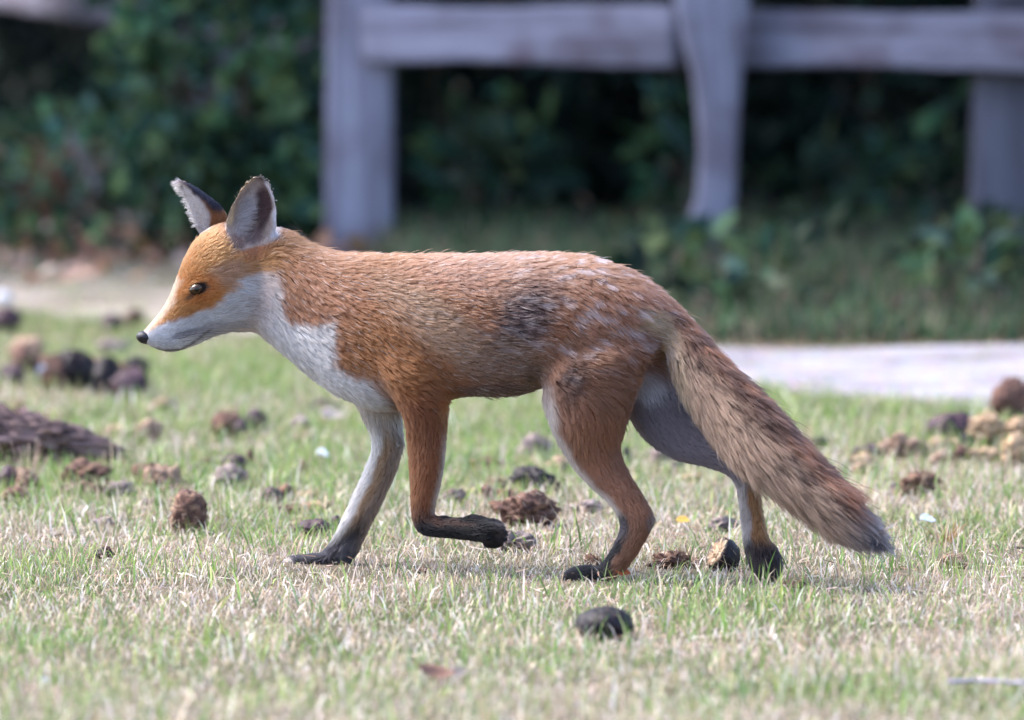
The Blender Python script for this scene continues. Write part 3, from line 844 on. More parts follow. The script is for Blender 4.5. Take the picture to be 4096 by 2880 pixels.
D('dung_lump', 'flat pale chaff patch on the far green below the nose', 450, 1398, 150, 62, 'grey', rough=0.7, sub=3)
# right: the tan pile
D('dung_ball', 'brown knobbly dung ball topping the tan pile', 4052, 1636, 150, 150, 'brown', rough=0.6, lift=0.01)
D('dung_ball', 'dark purple domed dung ball left of the tan pile', 3811, 1718, 168, 96, 'purple', rough=0.5)
D('dung_lump', 'dark nugget squeezed between domed ball and tan pile', 3868, 1770, 62, 56, 'fresh', sub=3)
D('dung_lump', 'pale tan broken dung chunk in the middle of the tan pile', 3945, 1742, 130, 116, 'tan', fib=70)
D('dung_lump', 'orange-tan dung chunk at the back of the tan pile', 4072, 1742, 110, 96, 'tan', fib=40)
D('dung_lump', 'tall tan dung chunk with a dark side at the front of the tan pile', 4062, 1822, 100, 112, 'tan', fib=40)
D('dung_lump', 'low tan crumbs in front of the middle chunk', 3940, 1822, 140, 56, 'tan', fib=90, sub=3)
D('dung_lump', 'dark flat dung slab with a chestnut end', 3490, 1806, 136, 44, 'purple', rough=0.6)
D('dung_lump', 'tan ragged dung clod right of the dark flat slab', 3615, 1802, 130, 84, 'dry', fib=90)
D('dung_lump', 'long tan dung crust in front of the domed ball', 3755, 1786, 140, 50, 'tan', fib=60, sub=3)
D('dung_lump', 'pale arched dung crust in front of the long tan crust', 3768, 1838, 84, 56, 'dry', sub=3)
D('dung_lump', 'brown notched dung crust left of the low tan crumbs', 3848, 1822, 80, 64, 'brown', sub=3)
D('dung_lump', 'pale straw crust in front of the dark flat slab', 3452, 1836, 80, 36, 'tan', fib=60, sub=3)
D('dung_lump', 'pale hooked straw crust under the dark flat slab', 3452, 1878, 60, 50, 'dry', fib=40, sub=3)
D('dung_lump', 'small dark nuggets of dung between tail and tan clod', 3518, 1880, 40, 36, 'purple', sub=3)
D('dung_lump', 'dark slanted dung piece just behind the tail', 3273, 1772, 64, 42, 'fresh', tilt=12, sub=3)
D('dung_lump', 'shaggy matted brown dung clod right of the tail', 3681, 1950, 136, 92, 'brown', fib=420)
D('dung_lump', 'small dark clod left of the shaggy matted clod', 3588, 1950, 40, 36, 'purple', sub=3)
D('dung_lump', 'straw-coloured clod below the dry rush tuft', 3811, 2250, 84, 56, 'dry', fib=160, sub=3)
D('dung_lump', 'small brown clod on the straw under the tail', 3240, 2090, 44, 36, 'purple', sub=3)


def thin_leaf(name, label, px, py, L, W_, col, cat, rotz, curl=0.25, z=0.012, roll=0.5):
    p = G(px, py)
    nu, nv = 12, 7
    V = []
    for i in range(nu):
        t = i / (nu - 1); ww = W_ * math.sin(math.pi * min(1, 0.06 + 0.94 * t) ** 0.8) * 0.5 + 0.0005
        for j in range(nv):
            s = -1 + 2 * j / (nv - 1)
            V.append(((t - 0.5) * L, s * ww, curl * L * ((t - 0.5) ** 2) * 1.6 + abs(s) * ww * roll))
    V = np.array(V); V[:, 2] += (fbm(V + px, 120, 3)) * 0.003
    idx = np.arange(nu * nv).reshape(nu, nv)
    q = np.stack([idx[:-1, :-1], idx[:-1, 1:], idx[1:, 1:], idx[1:, :-1]], -1).reshape(-1, 4)
    top = V + np.array([0, 0, 0.0006]); o = len(V)
    bd = np.concatenate([idx[0, :], idx[1:, -1], idx[-1, -2::-1], idx[-2:0:-1, 0]]); nb = np.roll(bd, -1)
    VV = np.vstack([V, top])
    cols = s2l(col) * (0.95 if cat == 'feather' else 0.7) * (0.75 + 0.5 * fbm(VV + px, 150, 9))[:, None]
    ob = link(name, mesh_np(name, VV, [q[:, ::-1], q + o, np.stack([bd, nb, nb + o, bd + o], -1)], cols, smooth=True), mat_leaf, loc=(p[0], p[1], z))
    ob.rotation_euler = (rng.uniform(0.5, 1.0), rng.uniform(-0.3, 0.3), rotz)
    tag(ob, label, cat)
    return ob


thin_leaf('dead_leaf', 'small orange dead leaf on the grass behind the planted hind paw', 2486, 2328, 0.022, 0.014, (196, 96, 60), 'leaf', 0.3)
thin_leaf('dead_leaf', 'small yellow and red dead leaf between the hind legs', 2738, 2122, 0.022, 0.012, (216, 164, 70), 'leaf', -0.7)
thin_leaf('dead_leaf', 'large curled brown dead leaf lying on the open foreground lawn', 1745, 2752, 0.045, 0.024, (150, 112, 98), 'leaf', 0.2, curl=0.5)
thin_leaf('dead_leaf', 'pale torn leaf scrap right of the large curled leaf', 1830, 2740, 0.028, 0.014, (214, 190, 172), 'leaf', 0.7, curl=0.4)
thin_leaf('dead_leaf', 'pale pinkish torn leaf on the lawn under the chest', 1330, 1700, 0.045, 0.03, (214, 190, 184), 'leaf', 0.4)
thin_leaf('feather', 'bright white fluffy feather scrap beside the planted front leg', 1290, 1862, 0.022, 0.016, (250, 250, 252), 'feather', 0.2, roll=0.9, z=0.014)
thin_leaf('feather', 'white feather tip left of the dry rush tuft', 3706, 2128, 0.026, 0.014, (250, 250, 252), 'feather', 0.5, roll=0.9, z=0.014)
thin_leaf('feather', 'tiny white feather on the grass beside the trailing hind shank', 3070, 1962, 0.018, 0.008, (236, 234, 240), 'feather', 0.1, z=0.014)
thin_leaf('dead_leaf', 'pale standing dead leaf blade on the foreground lawn', 175, 2770, 0.028, 0.008, (232, 222, 220), 'leaf', 1.3)


def twig(label, pts, r, col):
    W_ = np.array([G(x, y, 0.014) for x, y in pts]); c = W_[0].copy(); c[2] = 0
    t = np.linspace(0, 1, 16); s = np.linspace(0, 1, len(W_))
    path = np.stack([np.interp(t, s, W_[:, k]) for k in range(3)], -1) + rng.normal(size=(16, 3)) * 0.0006
    me = tubes_mesh('twig', [(path - c, np.linspace(r, r * 0.7, 16))], 7)
    tag(link('twig', me, bark_mat('twig_' + str(len(bpy.data.materials)), tuple(s2l(col) * 0.4), tuple(s2l(col) * 0.75)), loc=c), label, 'twig')
twig('straight grey twig lying flat on the foreground lawn', [(3790, 2726), (3940, 2722), (4110, 2732)], 0.0028, (190, 180, 200))
twig('short dark twig on the grass right of the dry rush tuft', [(4060, 2188), (4110, 2192)], 0.002, (90, 76, 76))
twig('pale bare stalk lying on the green behind the tail', [(3130, 1560), (3185, 1640)], 0.003, (190, 196, 170))


def tuft(label, px, py, n, h, cols, spread=0.8):
    p = G(px, py)
    root = empty('rush_tuft', p); tag(root, label, 'grass tuft')
    for k in range(n):
        a = rng.uniform(0, 6.28); l = rng.uniform(0.5, 1.0) * h; e = rng.uniform(0.1, spread)
        t = np.linspace(0, 1, 7)[:, None]
        pa = np.array([math.cos(a) * 0.006, math.sin(a) * 0.006, 0]) + l * (t * np.array([math.cos(a) * e, math.sin(a) * e * 0.6, 0]) + np.array([0, 0, 1]) * (t - 0.25 * e * t * t))
        col = np.tile(cols[k % len(cols)], (49, 1)) * rng.uniform(0.7, 1.2)
        link('blade', tubes_mesh('blade', [(pa, np.linspace(0.0011, 0.0003, 7))], 7, col), mat_grass, root)
dryc = s2l(np.array([[186, 150, 110], [150, 112, 84], [206, 180, 150]]))
tuft('dry brown rush tuft with splayed stalks beside the white feather tip', 3777, 2182, 26, 0.042, dryc)
tuft('dry frayed grass stalks growing in front of the long dark heap', 110, 1960, 22, 0.085, s2l(np.array([[206, 176, 160], [176, 146, 134], [214, 190, 170]])), 0.55)
tuft('single dry seed stalk behind the upright brown ball', 765, 2048, 3, 0.04, dryc, 0.3)
tuft('green grass tuft growing beside the dark purple lump', 975, 1745, 14, 0.05, GREEN, 0.4)

# ------------------------------------------------------------------ the fox
def fox():
    YAW = math.radians(26)
    FAR = np.array([math.sin(YAW), math.cos(YAW), 0.0])
    HY = math.radians(13)
    HFAR = np.array([-math.sin(HY), math.cos(HY), 0.0])

    def Yc(px): return 0.045 - 0.00016 * (px - 1250)
    def Yh(px): return 0.075 - (1050 - px) * 0.00007

    sweeps = {}
    parts = []

    def cr(a, k):
        """Catmull-Rom resampling of station rows"""
        a = np.asarray(a, float); n = len(a)
        pad = np.vstack([2 * a[0] - a[1], a, 2 * a[-1] - a[-2]])
        out = []
        for i in range(n - 1):
            p0, p1, p2, p3 = pad[i:i + 4]
            for t in np.linspace(0, 1, k, endpoint=False):
                out.append(0.5 * ((2 * p1) + (-p0 + p2) * t + (2 * p0 - 5 * p1 + 4 * p2 - p3) * t ** 2 + (-p0 + 3 * p1 - 3 * p2 + p3) * t ** 3))
        out.append(a[-1])
        return np.array(out)

    def sweep(limb, st, far=FAR, depth=Yc, off=0.0, seg=28, ex=2.0, k=5, widen=None):
        """st rows: edge A (px,py), edge B (px,py), half width in m, lateral offset in m"""
        rows = []
        for s in st:
            o = off + (s[5] if len(s) > 5 else 0.0)
            a = P(s[0], s[1], depth(s[0]) + o) ; b = P(s[2], s[3], depth(s[2]) + o)
            rows.append(np.concatenate([a, b, [s[4]]]))
        R = cr(rows, k)
        th = np.linspace(0, 2 * np.pi, seg, endpoint=False)
        V = []; ctr = []; rad = []
        for r in R:
            a, b, w = r[:3], r[3:6], max(r[6], 0.002)
            c = (a + b) / 2; ax = (a - b) / 2
            cx = np.sign(np.cos(th)) * np.abs(np.cos(th)) ** (2 / ex); sy = np.sign(np.sin(th)) * np.abs(np.sin(th)) ** (2 / ex)
            V.append(c + cx[:, None] * ax + sy[:, None] * w * far)
            ctr.append(c); rad.append((np.linalg.norm(ax) + w) / 2)
        n = len(R); V = np.concatenate(V); ctr = np.array(ctr); rad = np.array(rad)
        i = np.arange(n - 1)[:, None] * seg; j = np.arange(seg)[None]; kk = (j + 1) % seg
        q = np.stack([i + j, i + kk, i + seg + kk, i + seg + j], -1).reshape(-1, 4)
        V = np.vstack([V, ctr[0], ctr[-1]])
        e0 = n * seg
        t = np.vstack([np.stack([np.full(seg, e0), (np.arange(seg) + 1) % seg, np.arange(seg)], -1),
                       np.stack([np.full(seg, e0 + 1), np.arange(seg) + (n - 1) * seg, (np.arange(seg) + 1) % seg + (n - 1) * seg], -1)])
        parts.append((V, q, t))
        tg = np.gradient(ctr, axis=0); tg /= np.linalg.norm(tg, axis=1)[:, None] + 1e-9
        lst = sweeps.setdefault(limb, [])
        lst.append((ctr, rad, tg))

    # --- head, nose to nape
    sweep('head', [(556, 1334, 572, 1372, .008), (588, 1306, 604, 1388, .0135), (625, 1264, 655, 1406, .0165), (657, 1220, 712, 1406, .0195), (683, 1168, 790, 1380, .0245),
                   (708, 1105, 872, 1346, .034), (738, 1028, 955, 1332, .044), (792, 945, 1040, 1336, .050), (880, 890, 1110, 1335, .050), (1000, 890, 1180, 1320, .044)], far=HFAR, depth=Yh, ex=2.15)
    # brow ridge and cheek of the near side
    sweep('head', [(735, 1120, 760, 1190, .008, -.020), (790, 1085, 815, 1200, .011, -.027), (860, 1060, 890, 1210, .014, -.034), (940, 1050, 980, 1230, .016, -.036), (1020, 1060, 1050, 1240, .010, -.034)], far=HFAR, depth=Yh)
    sweep('head', [(735, 1120, 760, 1190, .008, .020), (790, 1085, 815, 1200, .011, .027), (860, 1060, 890, 1210, .014, .034), (940, 1050, 980, 1230, .016, .036), (1020, 1060, 1050, 1240, .010, .034)], far=HFAR, depth=Yh)
    # --- neck and trunk
    sweep('torso', [(990, 890, 1010, 1325, .046), (1125, 908, 1090, 1378, .052), (1235, 962, 1180, 1450, .057), (1350, 998, 1290, 1540, .064), (1480, 1006, 1400, 1605, .072),
                    (1620, 1010, 1540, 1650, .078), (1760, 1010, 1720, 1618, .082), (1900, 1010, 1880, 1590, .083), (2050, 1006, 2040, 1590, .081), (2200, 1004, 2160, 1560, .077),
                    (2330, 1014, 2280, 1540, .074), (2460, 1052, 2390, 1545, .070), (2580, 1112, 2480, 1530, .060), (2690, 1200, 2560, 1470, .044), (2760, 1270, 2630, 1420, .024)], ex=2.25)
    # --- tail
    sweep('tail', [(2660, 1175, 2590, 1330, .024), (2775, 1285, 2650, 1400, .028), (2865, 1385, 2700, 1530, .031, -.005), (2965, 1485, 2775, 1665, .034, -.01), (3075, 1590, 2860, 1785, .037, -.015),
                   (3180, 1710, 2960, 1895, .039, -.02), (3288, 1830, 3085, 1990, .039, -.02), (3385, 1930, 3215, 2085, .037, -.02), (3462, 2025, 3330, 2155, .032, -.02), (3512, 2100, 3425, 2190, .022, -.02), (3530, 2150, 3485, 2195, .010, -.02)])
    # --- near hind leg
    sweep('hindN', [(2290, 1130, 2600, 1150, .020, .026), (2225, 1280, 2630, 1300, .031, .010), (2190, 1390, 2612, 1400, .039, .003), (2178, 1450, 2585, 1460, .044), (2165, 1560, 2548, 1570, .041), (2200, 1700, 2510, 1685, .034),
                    (2270, 1838, 2485, 1790, .026), (2350, 1938, 2515, 1885, .020), (2412, 1995, 2572, 1978, .0165), (2462, 2055, 2618, 2062, .0155), (2476, 2115, 2612, 2108, .0145),
                    (2440, 2200, 2552, 2218, .013), (2392, 2262, 2492, 2296, .0135), (2340, 2290, 2445, 2328, .015)], off=-.036)
    sweep('hindN', [(2425, 2266, 2430, 2326, .013), (2370, 2258, 2375, 2332, .018), (2325, 2260, 2325, 2335, .022), (2288, 2270, 2285, 2334, .021), (2264, 2290, 2264, 2332, .013)], off=-.036, k=4)
    # --- far hind leg
    sweep('hindF', [(2330, 1380, 2690, 1330, .036, -.006), (2440, 1530, 2700, 1450, .036), (2510, 1660, 2745, 1560, .032), (2590, 1770, 2810, 1650, .027), (2700, 1840, 2880, 1720, .022),
                    (2810, 1868, 2950, 1775, .018), (2895, 1898, 3000, 1820, .0155), (2938, 1940, 3030, 1880, .0145), (2952, 2010, 3045, 1975, .0135), (2962, 2090, 3058, 2070, .013),
                    (2972, 2170, 3078, 2148, .0135), (2985, 2225, 3108, 2190, .017), (3012, 2292, 3128, 2245, .020), (3050, 2338, 3118, 2305, .014)], off=.034)
    # --- near fore leg, lifted and folded at the wrist
    sweep('foreN', [(1460, 1200, 1700, 1150, .016, .028), (1435, 1330, 1780, 1280, .031, .008), (1470, 1460, 1810, 1430, .037), (1550, 1570, 1810, 1530, .034), (1608, 1660, 1798, 1600, .029),
                    (1628, 1760, 1788, 1710, .0215), (1636, 1860, 1780, 1825, .019), (1641, 1960, 1764, 1930, .017), (1646, 2050, 1742, 2020, .0155), (1662, 2112, 1740, 2058, .015),
                    (1705, 2145, 1768, 2058, .0145), (1785, 2155, 1805, 2066, .0145), (1880, 2165, 1892, 2068, .0165), (1945, 2175, 1958, 2070, .020), (1985, 2182, 1996, 2082, .017), (1998, 2180, 2006, 2100, .010)], off=-.052)
    # --- far fore leg, planted
    sweep('foreF', [(1350, 1420, 1640, 1500, .034, -.014), (1385, 1540, 1630, 1590, .032, -.006), (1432, 1640, 1612, 1668, .026), (1478, 1735, 1614, 1738, .0205), (1482, 1805, 1610, 1800, .019), (1450, 1892, 1578, 1908, .0175),
                    (1406, 1990, 1524, 2026, .016), (1368, 2070, 1480, 2112, .0155), (1332, 2148, 1448, 2182, .0155), (1296, 2198, 1418, 2236, .017), (1290, 2225, 1400, 2258, .017)], off=.044)
    sweep('foreF', [(1395, 2196, 1400, 2258, .015), (1330, 2196, 1330, 2268, .020), (1265, 2208, 1262, 2270, .0225), (1205, 2216, 1202, 2268, .021), (1165, 2224, 1162, 2264, .016), (1146, 2236, 1146, 2258, .008)], off=.044, k=4)
    # toes
    def toe(limb, px, py, ln, r, off, far=FAR):
        sweep(limb, [(px + ln, py - r, px + ln, py + r, r * .00033 * .9), (px + ln * .4, py - r * 1.15, px + ln * .4, py + r * 1.15, r * .00033), (px, py - r * .9, px, py + r * .9, r * .00033 * .85), (px - r * .7, py - r * .4, px - r * .7, py + r * .4, r * .00033 * .4)], off=off, k=3, seg=12)
    for o, dx, dy in ((-.018, 22, 6), (-.006, 0, 2), (.007, -4, -2), (.018, 14, -6)):
        toe('hindN', 2278 + dx, 2306 + dy, 60, 22, -.036 + o)
        toe('foreF', 1160 + dx, 2244 + dy, 62, 21, .044 + o)

    for o, py, ex in ((-.016, 2110, 2), (-.006, 2132, 14), (.006, 2154, 12), (.015, 2172, -4)):        # toes of the lifted paw, pads behind
        sweep('foreN', [(1935, py - 24, 1935, py + 24, .006), (1975 + ex, py - 25, 1975 + ex, py + 25, .0075), (2002 + ex, py - 20, 2002 + ex, py + 22, .0065), (2016 + ex, py - 8, 2016 + ex, py + 12, .003)], off=-.052 + o, k=3, seg=12)
    sweep('foreN', [(1850, 2066, 1850, 2092, .008), (1880, 2056, 1880, 2096, .010), (1915, 2058, 1915, 2100, .010), (1940, 2066, 1940, 2096, .006)], off=-.052, k=3, seg=12)
    # --- ears: curved shells with thickness
    def ear(limb, left, right, depth, bowl, thick, ylift):
        nv, nu = 22, 15
        L = cr(np.array(left, float), 12); R = cr(np.array(right, float), 12)
        def res(a): 
            s = np.concatenate([[0], np.cumsum(np.linalg.norm(np.diff(a, axis=0), axis=1))]); s /= s[-1]
            t = np.linspace(0, 1, nv); return np.stack([np.interp(t, s, a[:, k]) for k in (0, 1)], -1)
        L, R = res(L), res(R)
        grids = []
        for side in (0, 1):
            g = np.zeros((nv, nu, 3))
            for i in range(nv):
                v = i / (nv - 1)
                for j in range(nu):
                    u = -1 + 2 * j / (nu - 1)
                    pxy = L[i] * (1 - u) / 2 + R[i] * (1 + u) / 2
                    y = depth + ylift * v + bowl * (1 - u * u) * math.sin(math.pi * min(1, 0.35 + 0.65 * (1 - v) ** 0.8)) 
                    if side: y += thick * (1 - 0.75 * abs(u) ** 6)
                    g[i, j] = P(pxy[0], pxy[1], y)
            grids.append(g)
        A, B = grids; V = np.vstack([A.reshape(-1, 3), B.reshape(-1, 3)])
        idx = np.arange(nv * nu).reshape(nv, nu); o = nv * nu
        q = np.stack([idx[:-1, :-1], idx[:-1, 1:], idx[1:, 1:], idx[1:, :-1]], -1).reshape(-1, 4)
        qs = [q, q[:, ::-1] + o]
        bd = np.concatenate([idx[0, :], idx[1:, -1], idx[-1, -2::-1], idx[-2:0:-1, 0]])
        nb = np.roll(bd, -1)
        qs.append(np.stack([nb, bd, bd + o, nb + o], -1))
        parts.append((V, np.concatenate(qs), np.zeros((0, 3), int)))
        c = (A[:, nu // 2] + B[:, nu // 2]) / 2
        tg = np.gradient(c, axis=0); tg /= np.linalg.norm(tg, axis=1)[:, None]
        rad = np.linalg.norm(A[:, 0] - A[:, -1], axis=1) / 2 + 0.004
        sweeps.setdefault(limb, []).append((c, rad, tg))
    yn = Yh(1000) - 0.036
    ear('earN', [(930, 1010), (905, 930), (902, 870), (937, 795), (974, 736), (1015, 702)], [(1070, 995), (1106, 935), (1112, 850), (1102, 785), (1078, 728), (1042, 700)], yn, 0.020, 0.007, -0.004)
    yf = Yh(850) + 0.034
    ear('earF', [(800, 960), (775, 895), (757, 835), (737, 785), (718, 738), (708, 722)], [(935, 960), (925, 880), (893, 825), (838, 780), (775, 737), (730, 716)], yf, -0.016, 0.006, 0.006)

    # --- one continuous skin
    V = []; Q = []; T = []; off = 0
    for v, q, t in parts:
        V.append(v); Q.append(q + off); T.append(t + off); off += len(v)
    src = mesh_np('fox_src', np.vstack(V), [np.vstack(Q), np.vstack(T).astype(int)])
    bm = bmesh.new(); bm.from_mesh(src); bmesh.ops.recalc_face_normals(bm, faces=bm.faces); bm.to_mesh(src); bm.free()
    tmp = bpy.data.objects.new('fox_src', src); COL.objects.link(tmp)
    r = tmp.modifiers.new('r', 'REMESH'); r.mode = 'VOXEL'; r.voxel_size = 0.0026; r.adaptivity = 0
    s = tmp.modifiers.new('s', 'SMOOTH'); s.factor = 0.5; s.iterations = 7
    dg = bpy.context.evaluated_depsgraph_get()
    me = bpy.data.meshes.new_from_object(tmp.evaluated_get(dg))
    bpy.data.objects.remove(tmp); bpy.data.meshes.remove(src)
    me.name = 'body'
    nV = len(me.vertices)
    co = np.empty(nV * 3, np.float32); me.vertices.foreach_get('co', co); co = co.reshape(-1, 3).astype(float)
    nr = np.empty(nV * 3, np.float32); me.vertices.foreach_get('normal', nr); nr = nr.reshape(-1, 3).astype(float)

    # --- which limb, and the lie of the coat
    names = ['head', 'torso', 'tail', 'hindN', 'hindF', 'foreN', 'foreF', 'earN', 'earF']
    met = np.full((nV, len(names)), 9.0); tgs = np.zeros((nV, len(names), 3)); par = np.zeros((nV, len(names)))
    for li, nm in enumerate(names):
        for ctr, rad, tg in sweeps[nm]:
            kd = KDTree(len(ctr))
            for i, c in enumerate(ctr): kd.insert(c, i)
            kd.balance()
            best = np.full(nV, 1e9); bi = np.zeros(nV, int)
            for i in range(len(ctr)):
                d = np.linalg.norm(co - ctr[i], axis=1) / max(rad[i], 0.006)
                k = d < best; best[k] = d[k]; bi[k] = i
            k = best < met[:, li]
            met[k, li] = best[k]; tgs[k, li] = tg[bi[k]]; par[k, li] = bi[k] / (len(ctr) - 1)
    met[:, names.index('hindF')] *= 1.02
    W = np.exp(-(met - met.min(1, keepdims=True)) * 9); W /= W.sum(1, keepdims=True)
    lim = met.argmin(1)
    flow = (W[:, :, None] * tgs).sum(1)
    wt = lambda *n: sum(W[:, names.index(x)] for x in n)
    uv = project(co)
    back = np.array([0.88, -0.42, -0.2])           # over shoulder and haunch the coat lies back, not down
    kb = np.clip(wt('foreN') * sstep(uv[:, 1], 1720, 1540) + wt('hindN') * sstep(uv[:, 1], 1800, 1450), 0, 1)[:, None]
    flow = flow * (1 - kb) + back * kb
    wT_ = wt('torso')
    flow[:, 2] -= 0.22 * wt('torso') + 0.10 * wt('head')
    uv = project(co)
    jit = np.stack([fbm(co, 60, 1, 3), fbm(co, 60, 2, 3)], -1) - 0.5
    mask = np.clip(wT_ + wt('foreN') * sstep(uv[:, 1], 1700, 1560) + wt('hindN') * sstep(uv[:, 1], 1760, 1560) + wt('foreF') * sstep(uv[:, 1], 1760, 1680) + wt('hindF') * sstep(uv[:, 1], 1700, 1560) + 0.5 * wt('head') * sstep(uv[:, 0], 760, 900), 0, 1)[:, None] * 0.5
    ed = np.empty(len(me.edges) * 2, np.int32); me.edges.foreach_get('vertices', ed); ed = ed.reshape(-1, 2)
    deg = np.bincount(ed.ravel(), minlength=nV)[:, None].astype(float)
    for _ in range(26):
        acc = np.stack([np.bincount(ed[:, 0], co[ed[:, 1], k], nV) + np.bincount(ed[:, 1], co[ed[:, 0], k], nV) for k in range(3)], -1) / deg
        co = co + (acc - co) * mask
    me.vertices.foreach_set('co', co.astype(np.float32).ravel()); me.update()
    nr = np.empty(nV * 3, np.float32); me.vertices.foreach_get('normal', nr); nr = nr.reshape(-1, 3).astype(float)
    uv = project(co)
    uvj = uv + jit * 34
    sideN = (nr @ FAR) < 0.25                        # faces the near flank

    # --- coat colours, painted on the animal in soft-edged fields
    KA = 0.56
    colr = np.tile(s2l([164, 102, 72]), (nV, 1))
    leng = np.full(nV, 0.020)
    def field(poly, c, feather=25, w=None, amt=1.0, q=uvj):
        m = 1 - sstep(poly_sd(q, poly), -feather, feather)
        if w is not None: m = m * w
        m = (m * amt)[:, None]
        colr[:] = colr * (1 - m) + s2l(c) * m
    def blob(x, y, rx, ry, c, ang=0, amt=1.0, w=None, hard=0.5):
        d = uvj - np.array([x, y]); ca, sa = math.cos(math.radians(ang)), math.sin(math.radians(ang))
        e = np.sqrt(((d[:, 0] * ca + d[:, 1] * sa) / rx) ** 2 + ((-d[:, 0] * sa + d[:, 1] * ca) / ry) ** 2)
        m = 1 - sstep(e, hard, 1.25)
        if w is not None: m = m * w
        m = (m * amt)[:, None]
        colr[:] = colr * (1 - m) + s2l(c) * m
    wT = wt('torso'); wH = wt('head'); nT = fbm(co, 28, 50, 4)
    # trunk
    blob(1540, 1450, 260, 260, (170, 104, 60), w=wT + wt('foreN'), amt=0.9)
    blob(1250, 1100, 230, 150, (166, 108, 80), w=wT)
    blob(1700, 1290, 300, 110, (186, 144, 118), 38, 0.85, wT)
    blob(2000, 1090, 420, 110, (170, 118, 100), 2, 0.8, wT)
    blob(2070, 1270, 215, 140, (78, 62, 68), -55, 0.95, wT, 0.3)
    blob(1990, 1450, 190, 120, (140, 108, 92), 0, 0.8, wT)
    blob(2500, 1250, 240, 200, (160, 108, 90), 0, 0.85, wT)
    blob(1980, 1580, 260, 45, (100, 80, 78), 0, 0.9, wT)
    blob(2130, 1520, 80, 70, (104, 80, 66), 0, 0.8, wT)
    # white bib and throat
    field([(1090, 1060), (1100, 1160), (1110, 1255), (1180, 1290), (1240, 1296), (1312, 1272), (1316, 1360), (1310, 1466), (1380, 1500), (1450, 1525), (1530, 1625), (1560, 1720), (1300, 1720), (900, 1430), (800, 1300)],
          (232, 226, 230), 18, w=wT)
    under = sstep(-nr[:, 2], 0.2, 0.8) * sstep(uv[:, 0], 1700, 1200) * wT
    colr[:] = colr * (1 - under[:, None]) + s2l([232, 224, 224]) * under[:, None]
    # rump, tail root
    field([(2540, 1225), (2640, 1235), (2690, 1310), (2720, 1450), (2740, 1600), (2690, 1610), (2660, 1480), (2620, 1350), (2540, 1300)], (208, 174, 142), 26, w=wT + wt('tail', 'hindN'))
    # head
    h = wH
    colr[:] = colr * (1 - h[:, None]) + s2l([206, 136, 78]) * h[:, None]
    blob(1000, 1050, 130, 90, (200, 138, 84), 0, 0.8, h)
    blob(900, 1100, 110, 60, (192, 146, 122), -25, 0.75, h)
    blob(800, 1160, 85, 70, (202, 118, 58), 0, 0.9, h)
    field([(540, 1318), (600, 1318), (690, 1290), (760, 1268), (850, 1235), (930, 1150), (980, 1100), (1060, 1080), (1130, 1120), (1150, 1420), (540, 1440)], (234, 228, 234), 13, w=h)
    blob(880, 1320, 120, 26, (170, 162, 170), -10, 0.6, h)
    blob(740, 1340, 70, 14, (110, 106, 126), -14, 0.6, h)
    field([(555, 1330), (630, 1235), (690, 1120), (722, 1125), (672, 1240), (605, 1318)], (240, 208, 178), 12, w=h, amt=0.9)  # bridge of the muzzle paler, light from the left painted in
    mouth = np.array([(600, 1388), (650, 1400), (720, 1398), (765, 1372), (800, 1345), (835, 1322), (838, 1328), (803, 1352), (768, 1380), (722, 1407), (650, 1408), (600, 1394)])
    field(mouth, (44, 34, 36), 7, w=h, q=uv)
    blob(752, 1185, 24, 11, (84, 52, 44), -40, 0.9, h)
    ex_, ey_ = uv[:, 0] - 790, uv[:, 1] - 1155
    ca, sa = math.cos(-0.42), math.sin(-0.42)
    de = np.sqrt(((ex_ * ca + ey_ * sa) / 36) ** 2 + ((-ex_ * sa + ey_ * ca) / 24) ** 2)
    rim = (1 - sstep(de, 0.95, 1.25)) * h
    colr[:] = colr * (1 - rim[:, None]) + s2l([40, 30, 32]) * rim[:, None]
    # near ear: pale rim, grey fringe, dark hollow
    earpoly = [(925, 1000), (897, 900), (932, 785), (974, 720), (1030, 680), (1085, 710), (1118, 790), (1128, 880), (1112, 950), (1075, 975), (1020, 985), (960, 1005)]
    e = np.clip(wt('earN') * 1.6, 0, 1) * (1 - sstep(poly_sd(uv, earpoly), -6, 8)); inner = e * sstep(-nr[:, 1], -0.1, 0.3)
    colr[:] = colr * (1 - e[:, None]) + s2l([150, 104, 76]) * e[:, None]
    dk = e * sstep(nr[:, 1], 0.1, 0.4) * sstep(uv[:, 1], 930, 800)
    colr[:] = colr * (1 - dk[:, None]) + s2l([52, 40, 42]) * dk[:, None]
    colr[:] = colr * (1 - inner[:, None]) + s2l([182, 158, 150]) * inner[:, None]
    blob(1048, 838, 38, 105, (66, 42, 46), 8, 0.95, inner, 0.65)
    blob(1010, 940, 50, 40, (92, 66, 70), 0, 0.8, inner)
    blob(945, 968, 40, 40, (88, 64, 66), 30, 0.9, inner)
    blob(985, 850, 32, 90, (196, 186, 196), 20, 0.7, inner)
    field([(905, 900), (937, 795), (974, 736), (1020, 698), (1030, 712), (985, 750), (950, 810), (925, 900)], (226, 192, 156), 10, w=inner)
    field([(1060, 700), (1105, 770), (1122, 860), (1110, 960), (1075, 960), (1092, 870), (1085, 790), (1050, 716)], (214, 208, 220), 10, w=inner)
    blob(1040, 705, 45, 26, (74, 58, 60), 20, 0.8, e)
    inN = inner.copy()
    # far ear: white fringe before the fold, dark back, rusty root
    e = wt('earF')
    colr[:] = colr * (1 - e[:, None]) + s2l([150, 98, 66]) * e[:, None]
    field([(690, 690), (740, 690), (960, 800), (930, 850), (850, 850), (800, 800)], (46, 42, 56), 14, w=e)
    field([(690, 712), (720, 722), (775, 775), (820, 835), (838, 870), (836, 940), (760, 940), (690, 760)], (226, 214, 214), 8, w=e)
    # fore legs
    e = wt('foreN')
    lo = e * sstep(uv[:, 1], 1500, 1640)
